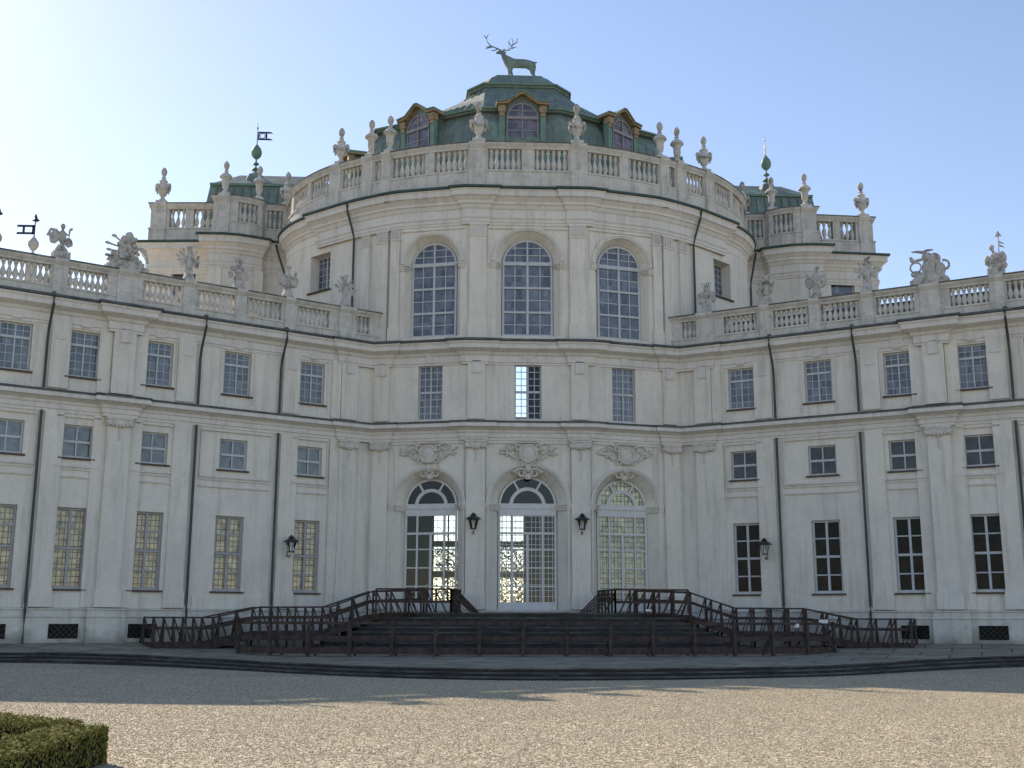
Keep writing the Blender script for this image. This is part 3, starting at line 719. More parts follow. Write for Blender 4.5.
def balustrade(name, half, sg, zb, zo, zt, zr, ops, nb, piers, w=.17, start_clip=0):
    """half path in right-hand coordinates; ops=[(d0,d1)] openings along the path; piers extra projecting"""
    P = Path(half); L = P.l[-1]; root = None
    def seg(a, b):
        ds = [a]+[x for x in P.l if a+1e-4 < x < b-1e-4]+[b]; return [P.at(x)[0] for x in ds]
    mir = (lambda pts: [(-x, y) for x, y in reversed(pts)]) if sg < 0 else (lambda p: p)
    b = MB()
    b.sweep(mir(half), [(-w-.06, zb), (w+.06, zb), (w+.06, zo-.1), (w+.1, zo-.07), (w+.1, zo), (-w-.1, zo)])
    b.sweep(mir(half), [(-w-.03, zt), (w+.03, zt), (w+.03, zt+.06), (w+.13, zr-.08), (w+.13, zr), (-w-.13, zr), (-w-.13, zr-.08)])
    edges = [0]+[e for o in ops for e in o]+[L]
    for a, c in zip(edges[0::2], edges[1::2]):
        if c-a < .02: continue
        b.sweep(mir(seg(a, c)), [(-w, zo), (w, zo), (w, zt), (-w, zt)])
    for a, c in piers:
        b.sweep(mir(seg(a, c)), [(-w-.07, zb), (w+.14, zb), (w+.14, zo+.04), (w+.07, zo+.06), (w+.07, zt+.01), (w+.18, zr-.09), (w+.18, zr+.025), (-w-.15, zr+.025), (-w-.07, zt)])
        if c-a > .3:   # sunk panel frame on the pier
            q = [x for x in seg(a+.08, c-.08)]
            b.sweep(mir(q), [(w+.06, zo+.14), (w+.085, zo+.14), (w+.085, zo+.17), (w+.06, zo+.17)])
            b.sweep(mir(q), [(w+.06, zt-.1), (w+.085, zt-.1), (w+.085, zt-.07), (w+.06, zt-.07)])
    root = b.build(name, M['stone'], palace)
    for o in ops:
        n = nb if isinstance(nb, int) else max(1, round((o[1]-o[0])/nb))
        for k in range(n):
            (x, y), t = P.at(o[0]+(o[1]-o[0])*(k+.5)/n)
            BAL.append((math.hypot(x*sg+3, y+52), root, (x*sg, y, zo), zt-zo))
    b2 = MB()     # dark weathered coping line
    b2.sweep(mir(half), [(w+.10, zr+.004), (w+.15, zr-.03), (w+.15, zr+.03), (w, zr+.04), (-w-.12, zr+.04), (-w-.12, zr+.004)])
    b2.build('coping', M['coping'], root)
    return root
WOPS = [(7.95, 8.58), (9.83, 11.27), (11.97, 13.46), (13.97, 15.49), (16.17, 17.62), (18.96, 20.36), (21.0, 22.9)]+[(23.7+2.2*k, 25.3+2.2*k) for k in range(10)]
W0 = 7.3
for sg in SIDES:
    base = [xy(W1(W0, -.15, 0)), xy(W1(WEND, -.15, 0)), (RET[0][0], RET[0][1]+.15)]
    balustrade('balustrade', base, sg, 11.4, 11.93, 12.68, 12.93, [(a-W0, b-W0) for a, b in WOPS], .205,
               [(8.64-W0, 9.4-W0), (11.42-W0, 11.85-W0), (13.5-W0, 13.94-W0), (15.6-W0, 16.08-W0), (17.85-W0, 18.6-W0), (20.42-W0, 20.92-W0), (23.3-W0, 23.6-W0)])
DR = smooth([(1.9, -5.14), (2.55, -5.06), (4.2, -4.57), (5.8, -3.87), (6.8, -3.37), (8.75, -2.0), (10.3, -.1), (11.1, 1.7), (11.3, 3.0)], 4)
DRH = [(0, -5.2), (1.7, -5.2)]+DR
UOPS = [(.28, 1.72), (2.58, 4.02), (4.42, 5.86), (6.38, 6.66), (7.26, 8.18), (8.8, 9.75), (9.95, 10.75)]
P = Path(DRH)
for sg in SIDES:
    ops = [(P.of_u(a), P.of_u(b)) for a, b in UOPS]
    d = P.of_u(10.75); ops.append((d+.4, d+1.7))
    balustrade('balustrade', DRH, sg, 18.14, 19.05, 20.04, 20.32, ops, .245, [(P.of_u(1.78), P.of_u(2.5)), (P.of_u(5.92), P.of_u(6.34)), (P.of_u(6.72), P.of_u(7.2)), (P.of_u(8.24), P.of_u(8.66))], .17)
    bp = [(11.55, 3.25), (12.75, 3.05), (12.85, 2.55), (13.3, 2.2), (13.9, 1.95), (14.75, 1.92), (14.8, 3.05), (18.1, 3.25), (18.1, 12.5)]
    Q = Path(bp); c = Q.l
    balustrade('balustrade', bp, sg, 18.14, 19.05, 20.04, 20.32, [(.25, 1.0), (c[2]+.15, c[4]-.1), (c[6]+.25, c[6]+1.35), (c[6]+1.75, c[7]-.75), (c[7]+.8, c[7]+2.3), (c[7]+3, c[7]+5), (c[7]+6, c[8]-.6)], .245,
               [(c[4]+.25, c[5]-.02), (c[7]-.6, c[7]-.01), (c[7]+.02, c[7]+.6)], .17)
BAL.sort(key=lambda t: t[0])
for i, (d, par, loc, h) in enumerate(BAL[:100]):
    o = bpy.data.objects.new('baluster', baluster_mesh(h)); COL.objects.link(o); o.parent = par; o.location = loc
b = MB()
for d, par, loc, h in BAL[100:]: b.lathe(loc, [(r*1.16, z*h) for r, z in BPROF], 8)
tag(b.build('balusters', M['stone'], palace, smooth=True), kind='stuff')

# ---------------------------------------------------------------- roofs
def octring(fw, fy, dx, dy, sx, by):      # front half width/front y, diagonal corner, side x, back y
    r = [(fw, fy), (dx, dy), (sx, (dy+by)/2), (dx, by-1.5), (fw*1.2, by)]
    return [(-x, y) for x, y in r]+[(x, y) for x, y in reversed(r)]
def loft(mb, rings, caps=True):
    n = len(rings[0][0]); pts = [(x, y, z) for rg, z in rings for x, y in rg]
    fs = [(i*n+k, i*n+(k+1) % n, (i+1)*n+(k+1) % n, (i+1)*n+k) for i in range(len(rings)-1) for k in range(n)]
    if caps: fs += [tuple(range(n)), tuple((len(rings)-1)*n+k for k in range(n))]
    mb.add(pts, fs)
dome = MB()
r0 = octring(2.3, -2.2, 8.0, 1.0, 9.0, 14); r1 = octring(1.95, -.95, 7.2, 1.9, 8.2, 13.3); r2 = octring(1.85, -.62, 6.9, 2.2, 7.9, 13)
loft(dome, [(r0, 18.3), (octring(2.1, -1.5, 7.5, 1.5, 8.5, 13.6), 20.8), (r1, 23.2), (r2, 23.9)])
loft(dome, [(octring(1.92, -.85, 7.1, 2.0, 8.1, 13.1), 23.9), (octring(1.95, -.9, 7.15, 1.95, 8.2, 13.2), 24.02), (octring(1.92, -.8, 7.0, 2.1, 8.0, 13), 24.14)])
loft(dome, [(octring(1.85, -.6, 6.8, 2.3, 7.8, 12.8), 24.1), (octring(1.82, .1, 4.6, 2.2, 5.2, 10.5), 24.9), (octring(1.76, .75, 3.1, 2.1, 3.5, 8), 25.6), (octring(1.7, 1.2, 2.4, 2.1, 2.55, 6.0), 26.12)])
loft(dome, [(octring(1.72, 1.12, 2.5, 2.0, 2.65, 6.0), 26.1), (octring(1.76, 1.06, 2.56, 1.95, 2.7, 6.1), 26.22), (octring(1.7, 1.12, 2.46, 2.0, 2.6, 6.0), 26.32)])
loft(dome, [(octring(1.66, 1.2, 2.4, 2.1, 2.5, 5.9), 26.3), (octring(1.4, 1.6, 1.95, 2.3, 2.1, 5.4), 26.85), (octring(1.05, 2.0, 1.4, 2.6, 1.5, 5.0), 27.17), (octring(.7, 2.4, 1.0, 2.9, 1.1, 4.4), 27.25)])
dome = dome.build('dome_roof', M['copper'], palace)
# standing seams and ledge trim of the dome
b = MB()
def seam(a, c, n, za, zb):
    for k in range(1, n):
        t = k/n; p = [a[0][j]+(a[1][j]-a[0][j])*t for j in (0, 1)]; q = [c[0][j]+(c[1][j]-c[0][j])*t for j in (0, 1)]
        b.bar((p[0], p[1], za), (q[0], q[1], zb), .05, .07)
seam(((-2.1, -1.5), (2.1, -1.5)), ((-1.95, -.95), (1.95, -.95)), 8, 20.8, 23.2)
for sg in SIDES:
    seam(((sg*2.1, -1.5), (sg*7.5, 1.5)), ((sg*1.95, -.95), (sg*7.2, 1.9)), 12, 20.8, 23.2)
    seam(((sg*1.76, .75), (sg*3.1, 2.1)), ((sg*1.7, 1.2), (sg*2.4, 2.1)), 4, 25.6, 26.12)
    seam(((sg*1.85, -.6), (sg*6.8, 2.3)), ((sg*1.82, .1), (sg*4.6, 2.2)), 9, 24.1, 24.9)
seam(((-1.82, .1), (1.82, .1)), ((-1.8, .75), (1.8, .75)), 6, 24.9, 25.6); seam(((-1.8, .75), (1.8, .75)), ((-1.78, 1.25), (1.78, 1.25)), 6, 25.6, 26.12)
b.build('seams', M['copper'], dome)
for zz, rg in ((24.02, octring(1.98, -.93, 7.2, 1.92, 8.25, 13.25)), (26.24, octring(1.79, 1.03, 2.6, 1.92, 2.74, 6.15)), (27.1, octring(1.12, 1.94, 1.5, 2.55, 1.6, 5.06))):
    b = MB()
    for p_, q_ in zip(rg, rg[1:]+rg[:1]): b.bar((*p_, zz), (*q_, zz), .10, .09)
    b.build('roll_moulding', M['copper_light'], dome)

def dormer(ox, oy, dx, dy, zb, ztop, hw):
    F = frame(ox, oy, dx, dy, 1); root = MB()
    # body
    root.fbox(F, -hw, -hw+.22, -2.4, 0, zb, ztop); root.fbox(F, hw-.22, hw, -2.4, 0, zb, ztop)
    prof = [(-hw-.28, ztop), (-hw*.74, ztop+.04), (-.1, ztop+.52), (.1, ztop+.52), (hw*.74, ztop+.04), (hw+.28, ztop)]
    root.fbox(F, -hw, hw, -2.4, -.3, zb, ztop)
    body = root.build('dormer', M['copper'], palace)
    # pilaster scrolls
    for e in (-1, 1):
        b = MB(); b.fbox(F, e*hw-.13, e*hw+.13, -.1, .14, zb, ztop-.35)
        b.hexa([F(e*hw-.13, .1, zb-.6), F(e*hw+.13, .1, zb-.6), F(e*hw+.13, .45, zb-.6), F(e*hw-.13, .45, zb-.6), F(e*hw-.13, .1, zb+.9), F(e*hw+.13, .1, zb+.9), F(e*hw+.13, .16, zb+.9), F(e*hw-.13, .16, zb+.9)])
        b.build('scroll', M['copper_light'], body)
    for e in (-1, 1):
        b = MB(); b.fbox(F, e*hw-.17, e*hw+.17, -.1, .22, ztop-.36, ztop-.02); b.fbox(F, e*hw-.12, e*hw+.12, -.1, .18, ztop-.55, ztop-.36)
        b.build('dormer_capital', M['brownmold'], body)
    for nm, lo, hi, of, m in (('dormer_cornice', 0, .11, .30, 'brownmold'), ('dormer_roof', .111, .17, .36, 'copper_light')):
        b = MB(); n = len(prof)
        for (a, c) in zip(prof[:-1], prof[1:]):
            b.hexa([F(a[0], -2.6, a[1]+lo), F(c[0], -2.6, c[1]+lo), F(c[0], of, c[1]+lo), F(a[0], of, a[1]+lo), F(a[0], -2.6, a[1]+hi), F(c[0], -2.6, c[1]+hi), F(c[0], of, c[1]+hi), F(a[0], of, a[1]+hi)])
        b.build(nm, M[m], body)
    b = MB()       # tympanum and arch over the window
    b.add([F(x, -.02, z) for x, z in [(-hw+.2, ztop-.5)]+[(-hw+.2, ztop)]+prof[1:5]+[(hw-.2, ztop), (hw-.2, ztop-.5)]]+[F(x, -.2, z) for x, z in [(-hw+.2, ztop-.5)]+[(-hw+.2, ztop)]+prof[1:5]+[(hw-.2, ztop), (hw-.2, ztop-.5)]],
          [tuple(range(8)), tuple(range(15, 7, -1))]+[(i, (i+1) % 8, 8+(i+1) % 8, 8+i) for i in range(8)])
    b.build('tympanum', M['copper'], body)
    w = window(F, 0, hw-.22, zb, ztop+.14, [], [zb+.75, zb+1.5], depth=-.04, sill=False, arch=True, archbars='plain', thick=.07, fine=.05, edge=.06, pane='pane_lilac', parent=body, name='dormer_window', paint='attic_paint')
    return body
dormer(0, -1.05, 1, 0, 21.3, 24.05, .98)
dormer(4.95, .45, 1, .85, 21.3, 24.0, .95); dormer(-4.95, .45, 1, -.85, 21.3, 24.0, .95)
dormer(8.9, 6.6, .25, 1, 21.3, 24.2, .95); dormer(-8.9, 6.6, .25, -1, 21.3, 24.2, .95)

for sg in SIDES:      # low mansard roofs of the rear blocks
    b = MB(); q = lambda x0, x1, y0, y1, z: ([(sg*x, y) for x, y in ((x0, y0), (x1, y0), (x1, y1), (x0, y1))], z)
    loft(b, [q(9.2, 16.5, 4.8, 12.5, 18.1), q(9.6, 16.0, 5.5, 12.0, 22.25), q(9.6, 15.95, 5.5, 11.9, 22.4), q(11.0, 14.8, 7.2, 10.5, 23.55), q(12.5, 13.5, 8.4, 9.5, 23.7)])
    r = b.build('block_roof', M['copper'], palace)
    b = MB()
    for k in range(14):
        x = 9.5+k*.5; b.bar((sg*x, 4.85+.0, 18.5), (sg*(9.6+(x-9.2)*.885), 5.45, 22.2), .05, .08)
    b.build('seams', M['copper'], r)
    b = MB(); b.bar((sg*9.5, 5.45, 22.34), (sg*16.0, 5.45, 22.34), .14, .12); b.build('eave_roll', M['copper_light'], r)

# roof finials with weather vanes
def vane(loc, flagdir, label, big=1, gold=False):
    t = empty('weather_vane', loc); tag(t, label, 'weather vane', 'weather vanes on the palace roofs')
    b = MB(); b.lathe((0, 0, 0), [(.75, -.5), (.72, 0), (.60, .25), (.62, .5), (.45, .85), (.25, 1.0), (.08, 1.05)], 8)
    for e in (-1, 1): b.ring((e*.72, 0, .1), .22, .07, None, 10, 6)
    if not gold is None: b.build('scroll_base', M['copper'], t)
    b = MB(); b.lathe((0, 0, 1.0), [(.05, 0), (.05, .12), (.26, .2), (.2, .3), (.06, .34), (.05, .5), (.2, .58), (.14, .68), (.05, .72), (.05, .9), (.16, .98), (.30, 1.15), (.33, 1.35), (.26, 1.6), (.12, 1.78), (.04, 1.9)], 12)
    b.build('baluster_finial', M['copper_light'], t, smooth=True)
    b = MB(); b.tube([(0, 0, 2.8), (0, 0, 4.3)], .035, 6, .012); b.ell((0, 0, 3.95), (.06, .06, .06)); b.build('spire', M['iron'] if not gold else M['brass'], t)
    f = MB(); c, s = math.cos(flagdir), math.sin(flagdir); G = lambda a, o, z: (a*c-o*s, a*s+o*c, z)
    for z0, z1 in ((3.62, 3.72), (3.18, 3.28)):
        f.hexa([G(.04, -.02, z0), G(.95, -.02, z0-.0), G(.95, .02, z0-.0), G(.04, .02, z0), G(.04, -.02, z1), G(.8, -.02, z1), G(.8, .02, z1), G(.04, .02, z1)])
    f.fbox(G, .04, .12, -.02, .02, 3.18, 3.72); f.fbox(G, .5, .6, -.02, .02, 3.28, 3.62)
    rot = Matrix.Rotation(flagdir, 3, 'Z'); f.ring(rot @ Vector((.31, 0, 3.45)), .17, .025, rot, 12, 5)
    f.build('flag', M['iron'] if not gold else M['brass'], t)
    t.scale = (big,)*3
    return t
vane((-13.9, 6.7, 22.6), R(0), 'weather vane with pierced flag on the left rear block roof', .88)
vane((13.9, 6.7, 22.6), R(80), 'weather vane seen edge-on on the right rear block roof', .88, gold=True)

# ---------------------------------------------------------------- stag
def skin(name, verts, edges, radii, m, parent=None, root=0, sub=1):
    me = bpy.data.meshes.new(name); me.from_pydata(verts, edges, []); me.update()
    o = bpy.data.objects.new(name, me); COL.objects.link(o); o.parent = parent
    o.modifiers.new('Skin', 'SKIN'); 
    sk = me.skin_vertices[0] if me.skin_vertices else None
    if sk is None:
        bm = bmesh.new(); bm.from_mesh(me); bm.verts.layers.skin.verify(); bm.to_mesh(me); bm.free(); sk = me.skin_vertices[0]
    for i, r in enumerate(radii):
        sk.data[i].radius = r if isinstance(r, tuple) else (r, r); sk.data[i].use_root = (i == root)
    o.modifiers['Skin'].use_smooth_shade = True
    s = o.modifiers.new('Sub', 'SUBSURF'); s.levels = sub; s.render_levels = sub
    me.materials.append(M[m]); return o
stag = empty('stag_statue', (.12, 3.0, 27.22)); tag(stag, 'green copper stag standing on top of the dome, antlers spread, facing left', 'statue')
V = [(0, 0, 1.12), (-.35, 0, 1.14), (-.62, 0, 1.16), (.35, 0, 1.14), (.62, 0, 1.16), (-.82, 0, 1.39), (-.95, 0, 1.64), (-1.02, -.03, 1.76), (-1.22, -.10, 1.68), (-1.34, -.14, 1.63), (-.60, -.14, 0.82), (-.62, -.15, 0.48), (-.70, -.15, 0.22), (-.72, -.15, 0.02), (-.55, .14, 0.88), (-.42, .15, 0.51), (-.40, .15, 0.22), (-.42, .15, 0.02), (.66, -.15, 0.88), (.58, -.16, 0.62), (.72, -.16, 0.42), (.58, -.16, 0.10), (.52, -.16, 0.02), (.70, .15, 0.88), (.72, .16, 0.62), (.88, .16, 0.42), (.82, .16, 0.10), (.76, .16, 0.02), (.80, 0, 1.22), (.95, 0, 1.24)]
E = [(0, 1), (1, 2), (0, 3), (3, 4), (2, 5), (5, 6), (6, 7), (7, 8), (8, 9), (2, 10), (10, 11), (11, 12), (12, 13), (2, 14), (14, 15), (15, 16), (16, 17),
     (4, 18), (18, 19), (19, 20), (20, 21), (21, 22), (4, 23), (23, 24), (24, 25), (25, 26), (26, 27), (4, 28), (28, 29)]
RR = [.27, .28, .28, .25, .25, .21, .14, .14, .085, .055, .14, .06, .048, .05, .13, .06, .048, .05, .19, .10, .055, .045, .05, .18, .10, .055, .045, .05, .05, .03]
skin('body', V, E, RR, 'copper', stag, 0, 1)
b = MB()
for pts in ([(-.98, .0, 1.84), (-.85, .12, 1.92), (-.55, .28, 2.04), (-.42, .32, 2.24), (-.38, .32, 2.56), (-.46, .32, 2.74)], [(-.60, .24, 2.01), (-.62, .26, 2.26)], [(-.42, .32, 2.24), (-.62, .32, 2.46), (-.58, .3, 2.64)], [(-.40, .32, 2.34), (-.16, .32, 2.52), (-.14, .32, 2.74)], [(-.45, .3, 2.14), (-.2, .32, 2.24)],
            [(-1.05, -.04, 1.84), (-1.25, -.15, 1.88), (-1.6, -.30, 1.94), (-1.8, -.34, 2.12), (-1.86, -.34, 2.34), (-1.76, -.34, 2.59)], [(-1.86, -.34, 2.34), (-2.0, -.34, 2.52)], [(-1.5, -.26, 1.92), (-1.8, -.3, 1.82), (-1.88, -.3, 1.92)], [(-1.65, -.3, 1.96), (-1.9, -.3, 1.76)], [(-1.2, -.12, 1.88), (-1.45, -.16, 1.76), (-1.6, -.2, 1.74)]):
    b.tube(pts, .036, 6, .018)
b.build('antlers', M['copper'], stag)
b = MB()
b.ell((-.88, .16, 1.82), (.13, .05, .06)); b.ell((-.9, -.18, 1.80), (.05, .13, .06)); b.build('ears', M['copper'], stag)
b = MB(); b.lathe((0, 0, -.12), [(1.05, 0), (1.0, .1), (.95, .14)], 12, .5); b.build('base', M['copper'], stag)
stag.scale = (.95, .95, 1.0)

# ---------------------------------------------------------------- urns
def make_urn(kind):
    t = empty('stone_urn')
    b = MB(); b.box(-.3, .3, -.3, .3, 0, .12); b.lathe((0, 0, .12), [(.25, 0), (.24, .05), (.12, .16), (.10, .26)], 12); b.build('foot', M['stone'], t)
    b = MB()
    if kind == 'garland':
        b.lathe((0, 0, .36), [(.10, 0), (.20, .1), (.27, .3), (.29, .48), (.25, .62), (.20, .70), (.24, .78), (.14, .86), (.10, .95)], 14)
        b.build('bowl', M['stone'], t, smooth=True)
        b = MB()
        for e in (-1, 1):
            b.ell((e*.33, 0, .92), (.12, .12, .14), None, 8, 6, .15); b.ell((e*.36, -.02, .76), (.08, .10, .14), None, 8, 6, .15); b.ell((e*.30, 0, .6), (.06, .06, .12), None, 6, 5, .1)
        for k in range(9):
            a = (k-4)/4; b.ell((a*.28, -.27+.08*a*a, .84-.13*(1-a*a)), (.07, .07, .07), None, 6, 5, .15)
        b.build('garland', M['statue'], t)
    else:
        b.lathe((0, 0, .36), [(.10, 0), (.17, .1), (.2, .25), (.19, .42), (.25, .56), (.36, .62), (.36, .68), (.27, .78), (.12, .86), (.09, .95)], 14)
        b.build('bowl', M['stone'], t, smooth=True)
    b = MB(); b.lathe((0, 0, 1.28), [(.07, 0), (.13, .05), (.06, .12), (.13, .2), (.17, .32), (.15, .44), (.07, .54), (.01, .58)], 10); b.build('pinecone', M['statue'], t, smooth=True)
    return t
UG, UP = make_urn('garland'), make_urn('plain')
used = {}
def urn(kind, x, y, z, label, sc=1, rz=0):
    src = UG if kind == 'g' else UP
    if kind in used: o = dup(src)
    else: o = src; used[kind] = 1
    o.location = (x, y, z); o.scale = (sc*.86, sc*.86, sc); o.rotation_euler = (0, 0, rz); tag(o, label, 'urn', 'stone urns on the upper balustrade')
for sg, sd in ((-1, 'left'), (1, 'right')):
    zz = 20.345
    urn('g', sg*2.15, -5.22, zz, 'garlanded stone urn just %s of the central dormer' % sd, 1.05)
    urn('p', sg*6.08, -3.75, zz, 'plain stone urn, inner one of the %s pair on the drum balustrade' % sd)
    urn('p', sg*6.95, -3.25, zz, 'plain stone urn, outer one of the %s pair on the drum balustrade' % sd)
    urn('g', sg*8.4, -2.3, zz, 'garlanded stone urn standing alone at the %s curve of the drum balustrade' % sd, 1.0)
    urn('g', sg*17.8, 3.2, zz, 'garlanded stone urn on the outermost %s corner of the rear block balustrade' % sd, 1.05)
    urn('p', sg*14.45, 1.95, zz, 'plain stone urn on the projecting pier of the %s rear block, beside its green roof' % sd)
    urn('p', sg*12.9, 2.5, zz, 'plain stone urn in front of the vane on the %s rear block' % sd)
    urn('g', sg*11.6, 3.2, zz, 'garlanded stone urn half hidden where the %s rear block meets the drum' % sd)
    urn('p', sg*18.05, 10.0, zz, 'distant urn of which only the knob shows above the %s rear block rail' % sd)

# ---------------------------------------------------------------- stone trophies on the wing balustrades
def trophy(seed, form):
    rnd = random.Random(seed); b = MB()
    def E(c, r, ax='Y', an=0, n=8, m=6, j=.08): b.ell(c, r, Matrix.Rotation(an, 3, ax), n, m, j)
    b.box(-.26, .26, -.22, .22, 0, .10); b.hexa([(-.22, -.2, .1), (.22, -.2, .1), (.22, .2, .1), (-.22, .2, .1), (-.13, -.13, .42), (.13, -.13, .42), (.13, .13, .42), (-.13, .13, .42)])
    if form in ('arms', 'shields', 'wreath', 'quiver'):
        E((0, 0, .72), (.20, .16, .30)); E((0, 0, 1.02), (.13, .12, .12)); E((0, 0, 1.2), (.09, .09, .11))
        for e in (-1, 1): E((e*.19, 0, .9), (.10, .10, .12)); E((e*.1, -.03, .42), (.09, .1, .13))
    if form == 'arms':
        for k in range(13):
            a = R(15+150*k/12)+rnd.uniform(-.1, .1); l = rnd.uniform(.42, .62)
            b.tube([(.12*math.cos(a), .06, .75+.12*math.sin(a)), (l*math.cos(a), .05, .75+l*math.sin(a))], .025, 5, .018)
            E((l*math.cos(a), .05, .75+l*math.sin(a)), (.09, .035, .05), 'Y', -a)
        E((.0, 0, 1.36), (.10, .06, .1)); E((.1, 0, 1.42), (.14, .05, .05), 'Y', -.4); E((-.32, -.05, .75), (.1, .05, .17), 'Y', .4); E((.32, -.05, .72), (.12, .05, .18), 'Y', -.4)
    if form == 'shields':
        for e in (-1, 1):
            E((e*.30, -.08, .70), (.22, .06, .27), 'Y', e*.25, 12, 8, .02); b.ring((e*.30, -.12, .70), .20, .03)
            b.tube([(e*.1, .1, .6), (e*.5, .1, 1.18)], .03, 5, .02); E((e*.42, .05, 1.05), (.07, .04, .12), 'Y', e*.5)
        E((.06, 0, 1.32), (.12, .07, .07))
    if form == 'wreath':
        b.ring((.05, -.14, .78), .30, .06, None, 20, 6); b.ring((-.22, -.1, .62), .2, .05, None, 16, 6, .5, 4.5)
        for e in (-1, 1): E((e*.34, 0, .95), (.14, .05, .08), 'Y', e*-.6)
        E((.1, 0, 1.3), (.14, .06, .05), 'Y', -.3); b.tube([(-.3, .05, .5), (.3, .05, 1.25)], .025, 5)
    if form == 'quiver':
        for e in (-1, 1):
            E((e*.30, -.02, .85), (.17, .07, .12), 'Y', e*.5); E((e*.38, 0, .62), (.13, .08, .18)); E((e*.2, -.05, .3), (.06, .06, .25), 'Y', e*.1)
        for k in range(5): b.tube([(-.1+.05*k, .06, 1.0), (-.28+.13*k, .06, 1.38)], .02, 5, .03)
    return b
def small_trophy(form, seed, sg, d, label):
    o = trophy(seed, form).build('stone_trophy', M['statue']); F = FWg(sg)
    o.location = F(d, -.15, 12.97); o.rotation_euler = (0, 0, F.ang if sg > 0 else F.ang+math.pi); o.scale = (.86, .86, 1.02)
    tag(o, label, 'statue', 'carved stone trophies along the wing balustrades')
small_trophy('arms', 1, -1, 9.05, 'spiky stone trophy beside the drum downpipe at the inner end of the left balustrade')
small_trophy('shields', 2, -1, 11.7, 'stone cuirass with two round shields, in front of the drum on the left balustrade')
small_trophy('quiver', 3, -1, 13.8, 'stone trophy with drooping leaves before the left rear block, right of its pilaster')
small_trophy('arms', 4, -1, 15.85, 'spiky plumed stone trophy in front of the left rear block window')
small_trophy('quiver', 5, 1, 9.05, 'stone trophy with hanging quiver tails at the inner end of the right balustrade')
small_trophy('wreath', 6, 1, 11.7, 'stone trophy with a looped horn, beside the drum corner pipe on the right balustrade')
small_trophy('shields', 7, 1, 13.8, 'stone cuirass with round shields just left of the right rear block window')
small_trophy('arms', 8, 1, 15.85, 'spiky stone trophy just right of the right rear block window')

def group_left():
    b = MB(); rnd = random.Random(3)
    b.box(-.8, .8, -.25, .25, 0, .16); b.box(-.62, .62, -.22, .22, .16, .34)
    for k in range(46):     # heaped leaves, flags and weapons narrowing to the top
        t = rnd.random(); z = .35+t*1.0; w = (.58*(1-t)+.12)
        b.ell((rnd.uniform(-w, w)-.05*t, rnd.uniform(-.16, .12), z), (rnd.uniform(.08, .2), .09, rnd.uniform(.06, .14)), Matrix.Rotation(rnd.uniform(-1, 1), 3, 'Y'), 7, 5, .12)
    b.ell((-.05, 0, .72), (.34, .18, .42), None, 10, 8, .06); b.ell((.03, 0, 1.42), (.16, .13, .15), None, 8, 6, .1)
    for a, c in (((-.2, 0, .9), (-.78, 0, 1.0)), ((-.2, 0, .6), (-.76, 0, .52)), ((-.2, 0, 1.1), (-.55, 0, 1.32)), ((-.3, 0, .75), (-.72, 0, .74))):
        b.tube([a, c], .03, 5, .04); b.ell(c, (.11, .05, .06), None, 6, 5, .1)
    b.tube([(.2, 0, 1.0), (.55, 0, .95), (.74, 0, .72), (.78, 0, .45)], .05, 6, .06); b.ell((.6, 0, .92), (.16, .07, .08), Matrix.Rotation(.5, 3, 'Y'), 7, 5, .1)
    return b
F = FWg(-1); o = group_left().build('trophy_group', M['statue']); o.location = F(18.25, -.15, 12.97); o.rotation_euler = (0, 0, R(PHI)); o.scale = (.98, 1, 1.0)
tag(o, 'large heaped stone trophy group of leaves and banners on the wide left pier', 'statue')
def group_right():
    b = MB()
    b.box(-.72, .72, -.25, .25, 0, .18); b.hexa([(-.7, -.22, .18), (.7, -.22, .18), (.7, .22, .18), (-.7, .22, .18), (-.4, -.18, .42), (.5, -.18, .42), (.5, .18, .42), (-.4, .18, .42)])
    b.ell((.0, 0, .72), (.28, .18, .42), None, 10, 8, .05); b.ell((.22, 0, 1.05), (.24, .16, .26), None, 10, 8, .05)
    b.ell((-.05, 0, 1.18), (.2, .15, .18), None, 8, 6, .05); b.ell((.42, 0, .6), (.2, .15, .30), None, 8, 6, .06)
    b.tube([(-.02, 0, 1.25), (-.2, 0, 1.38), (-.42, 0, 1.44), (-.62, 0, 1.46)], .09, 7, .03); b.ell((.02, 0, 1.44), (.2, .05, .05))
    b.ring((-.50, 0, .78), .21, .035, None, 18, 6); b.ell((-.62, 0, 1.10), (.08, .07, .18), Matrix.Rotation(-.4, 3, 'Y')); b.tube([(-.6, 0, 1.05), (-.2, 0, 1.1)], .06, 6)
    b.ell((-.5, 0, .5), (.2, .13, .14), None, 8, 6, .1); b.ring((.55, 0, .75), .2, .05, None, 12, 6, -1.2, 1.8)
    for k in range(10): b.ell((.1+.09*k-.4, -.12, .42+.03*math.sin(k*2)), (.09, .09, .1), None, 6, 5, .1)
    return b
F = FWg(1); o = group_right().build('trophy_group', M['statue']); o.location = F(18.25, -.15, 12.97); o.rotation_euler = (0, 0, -R(PHI)); o.scale = (1, 1, .98)
tag(o, 'large stone hunting group with a hooked beak and ring-shaped horn on the wide right pier', 'statue')
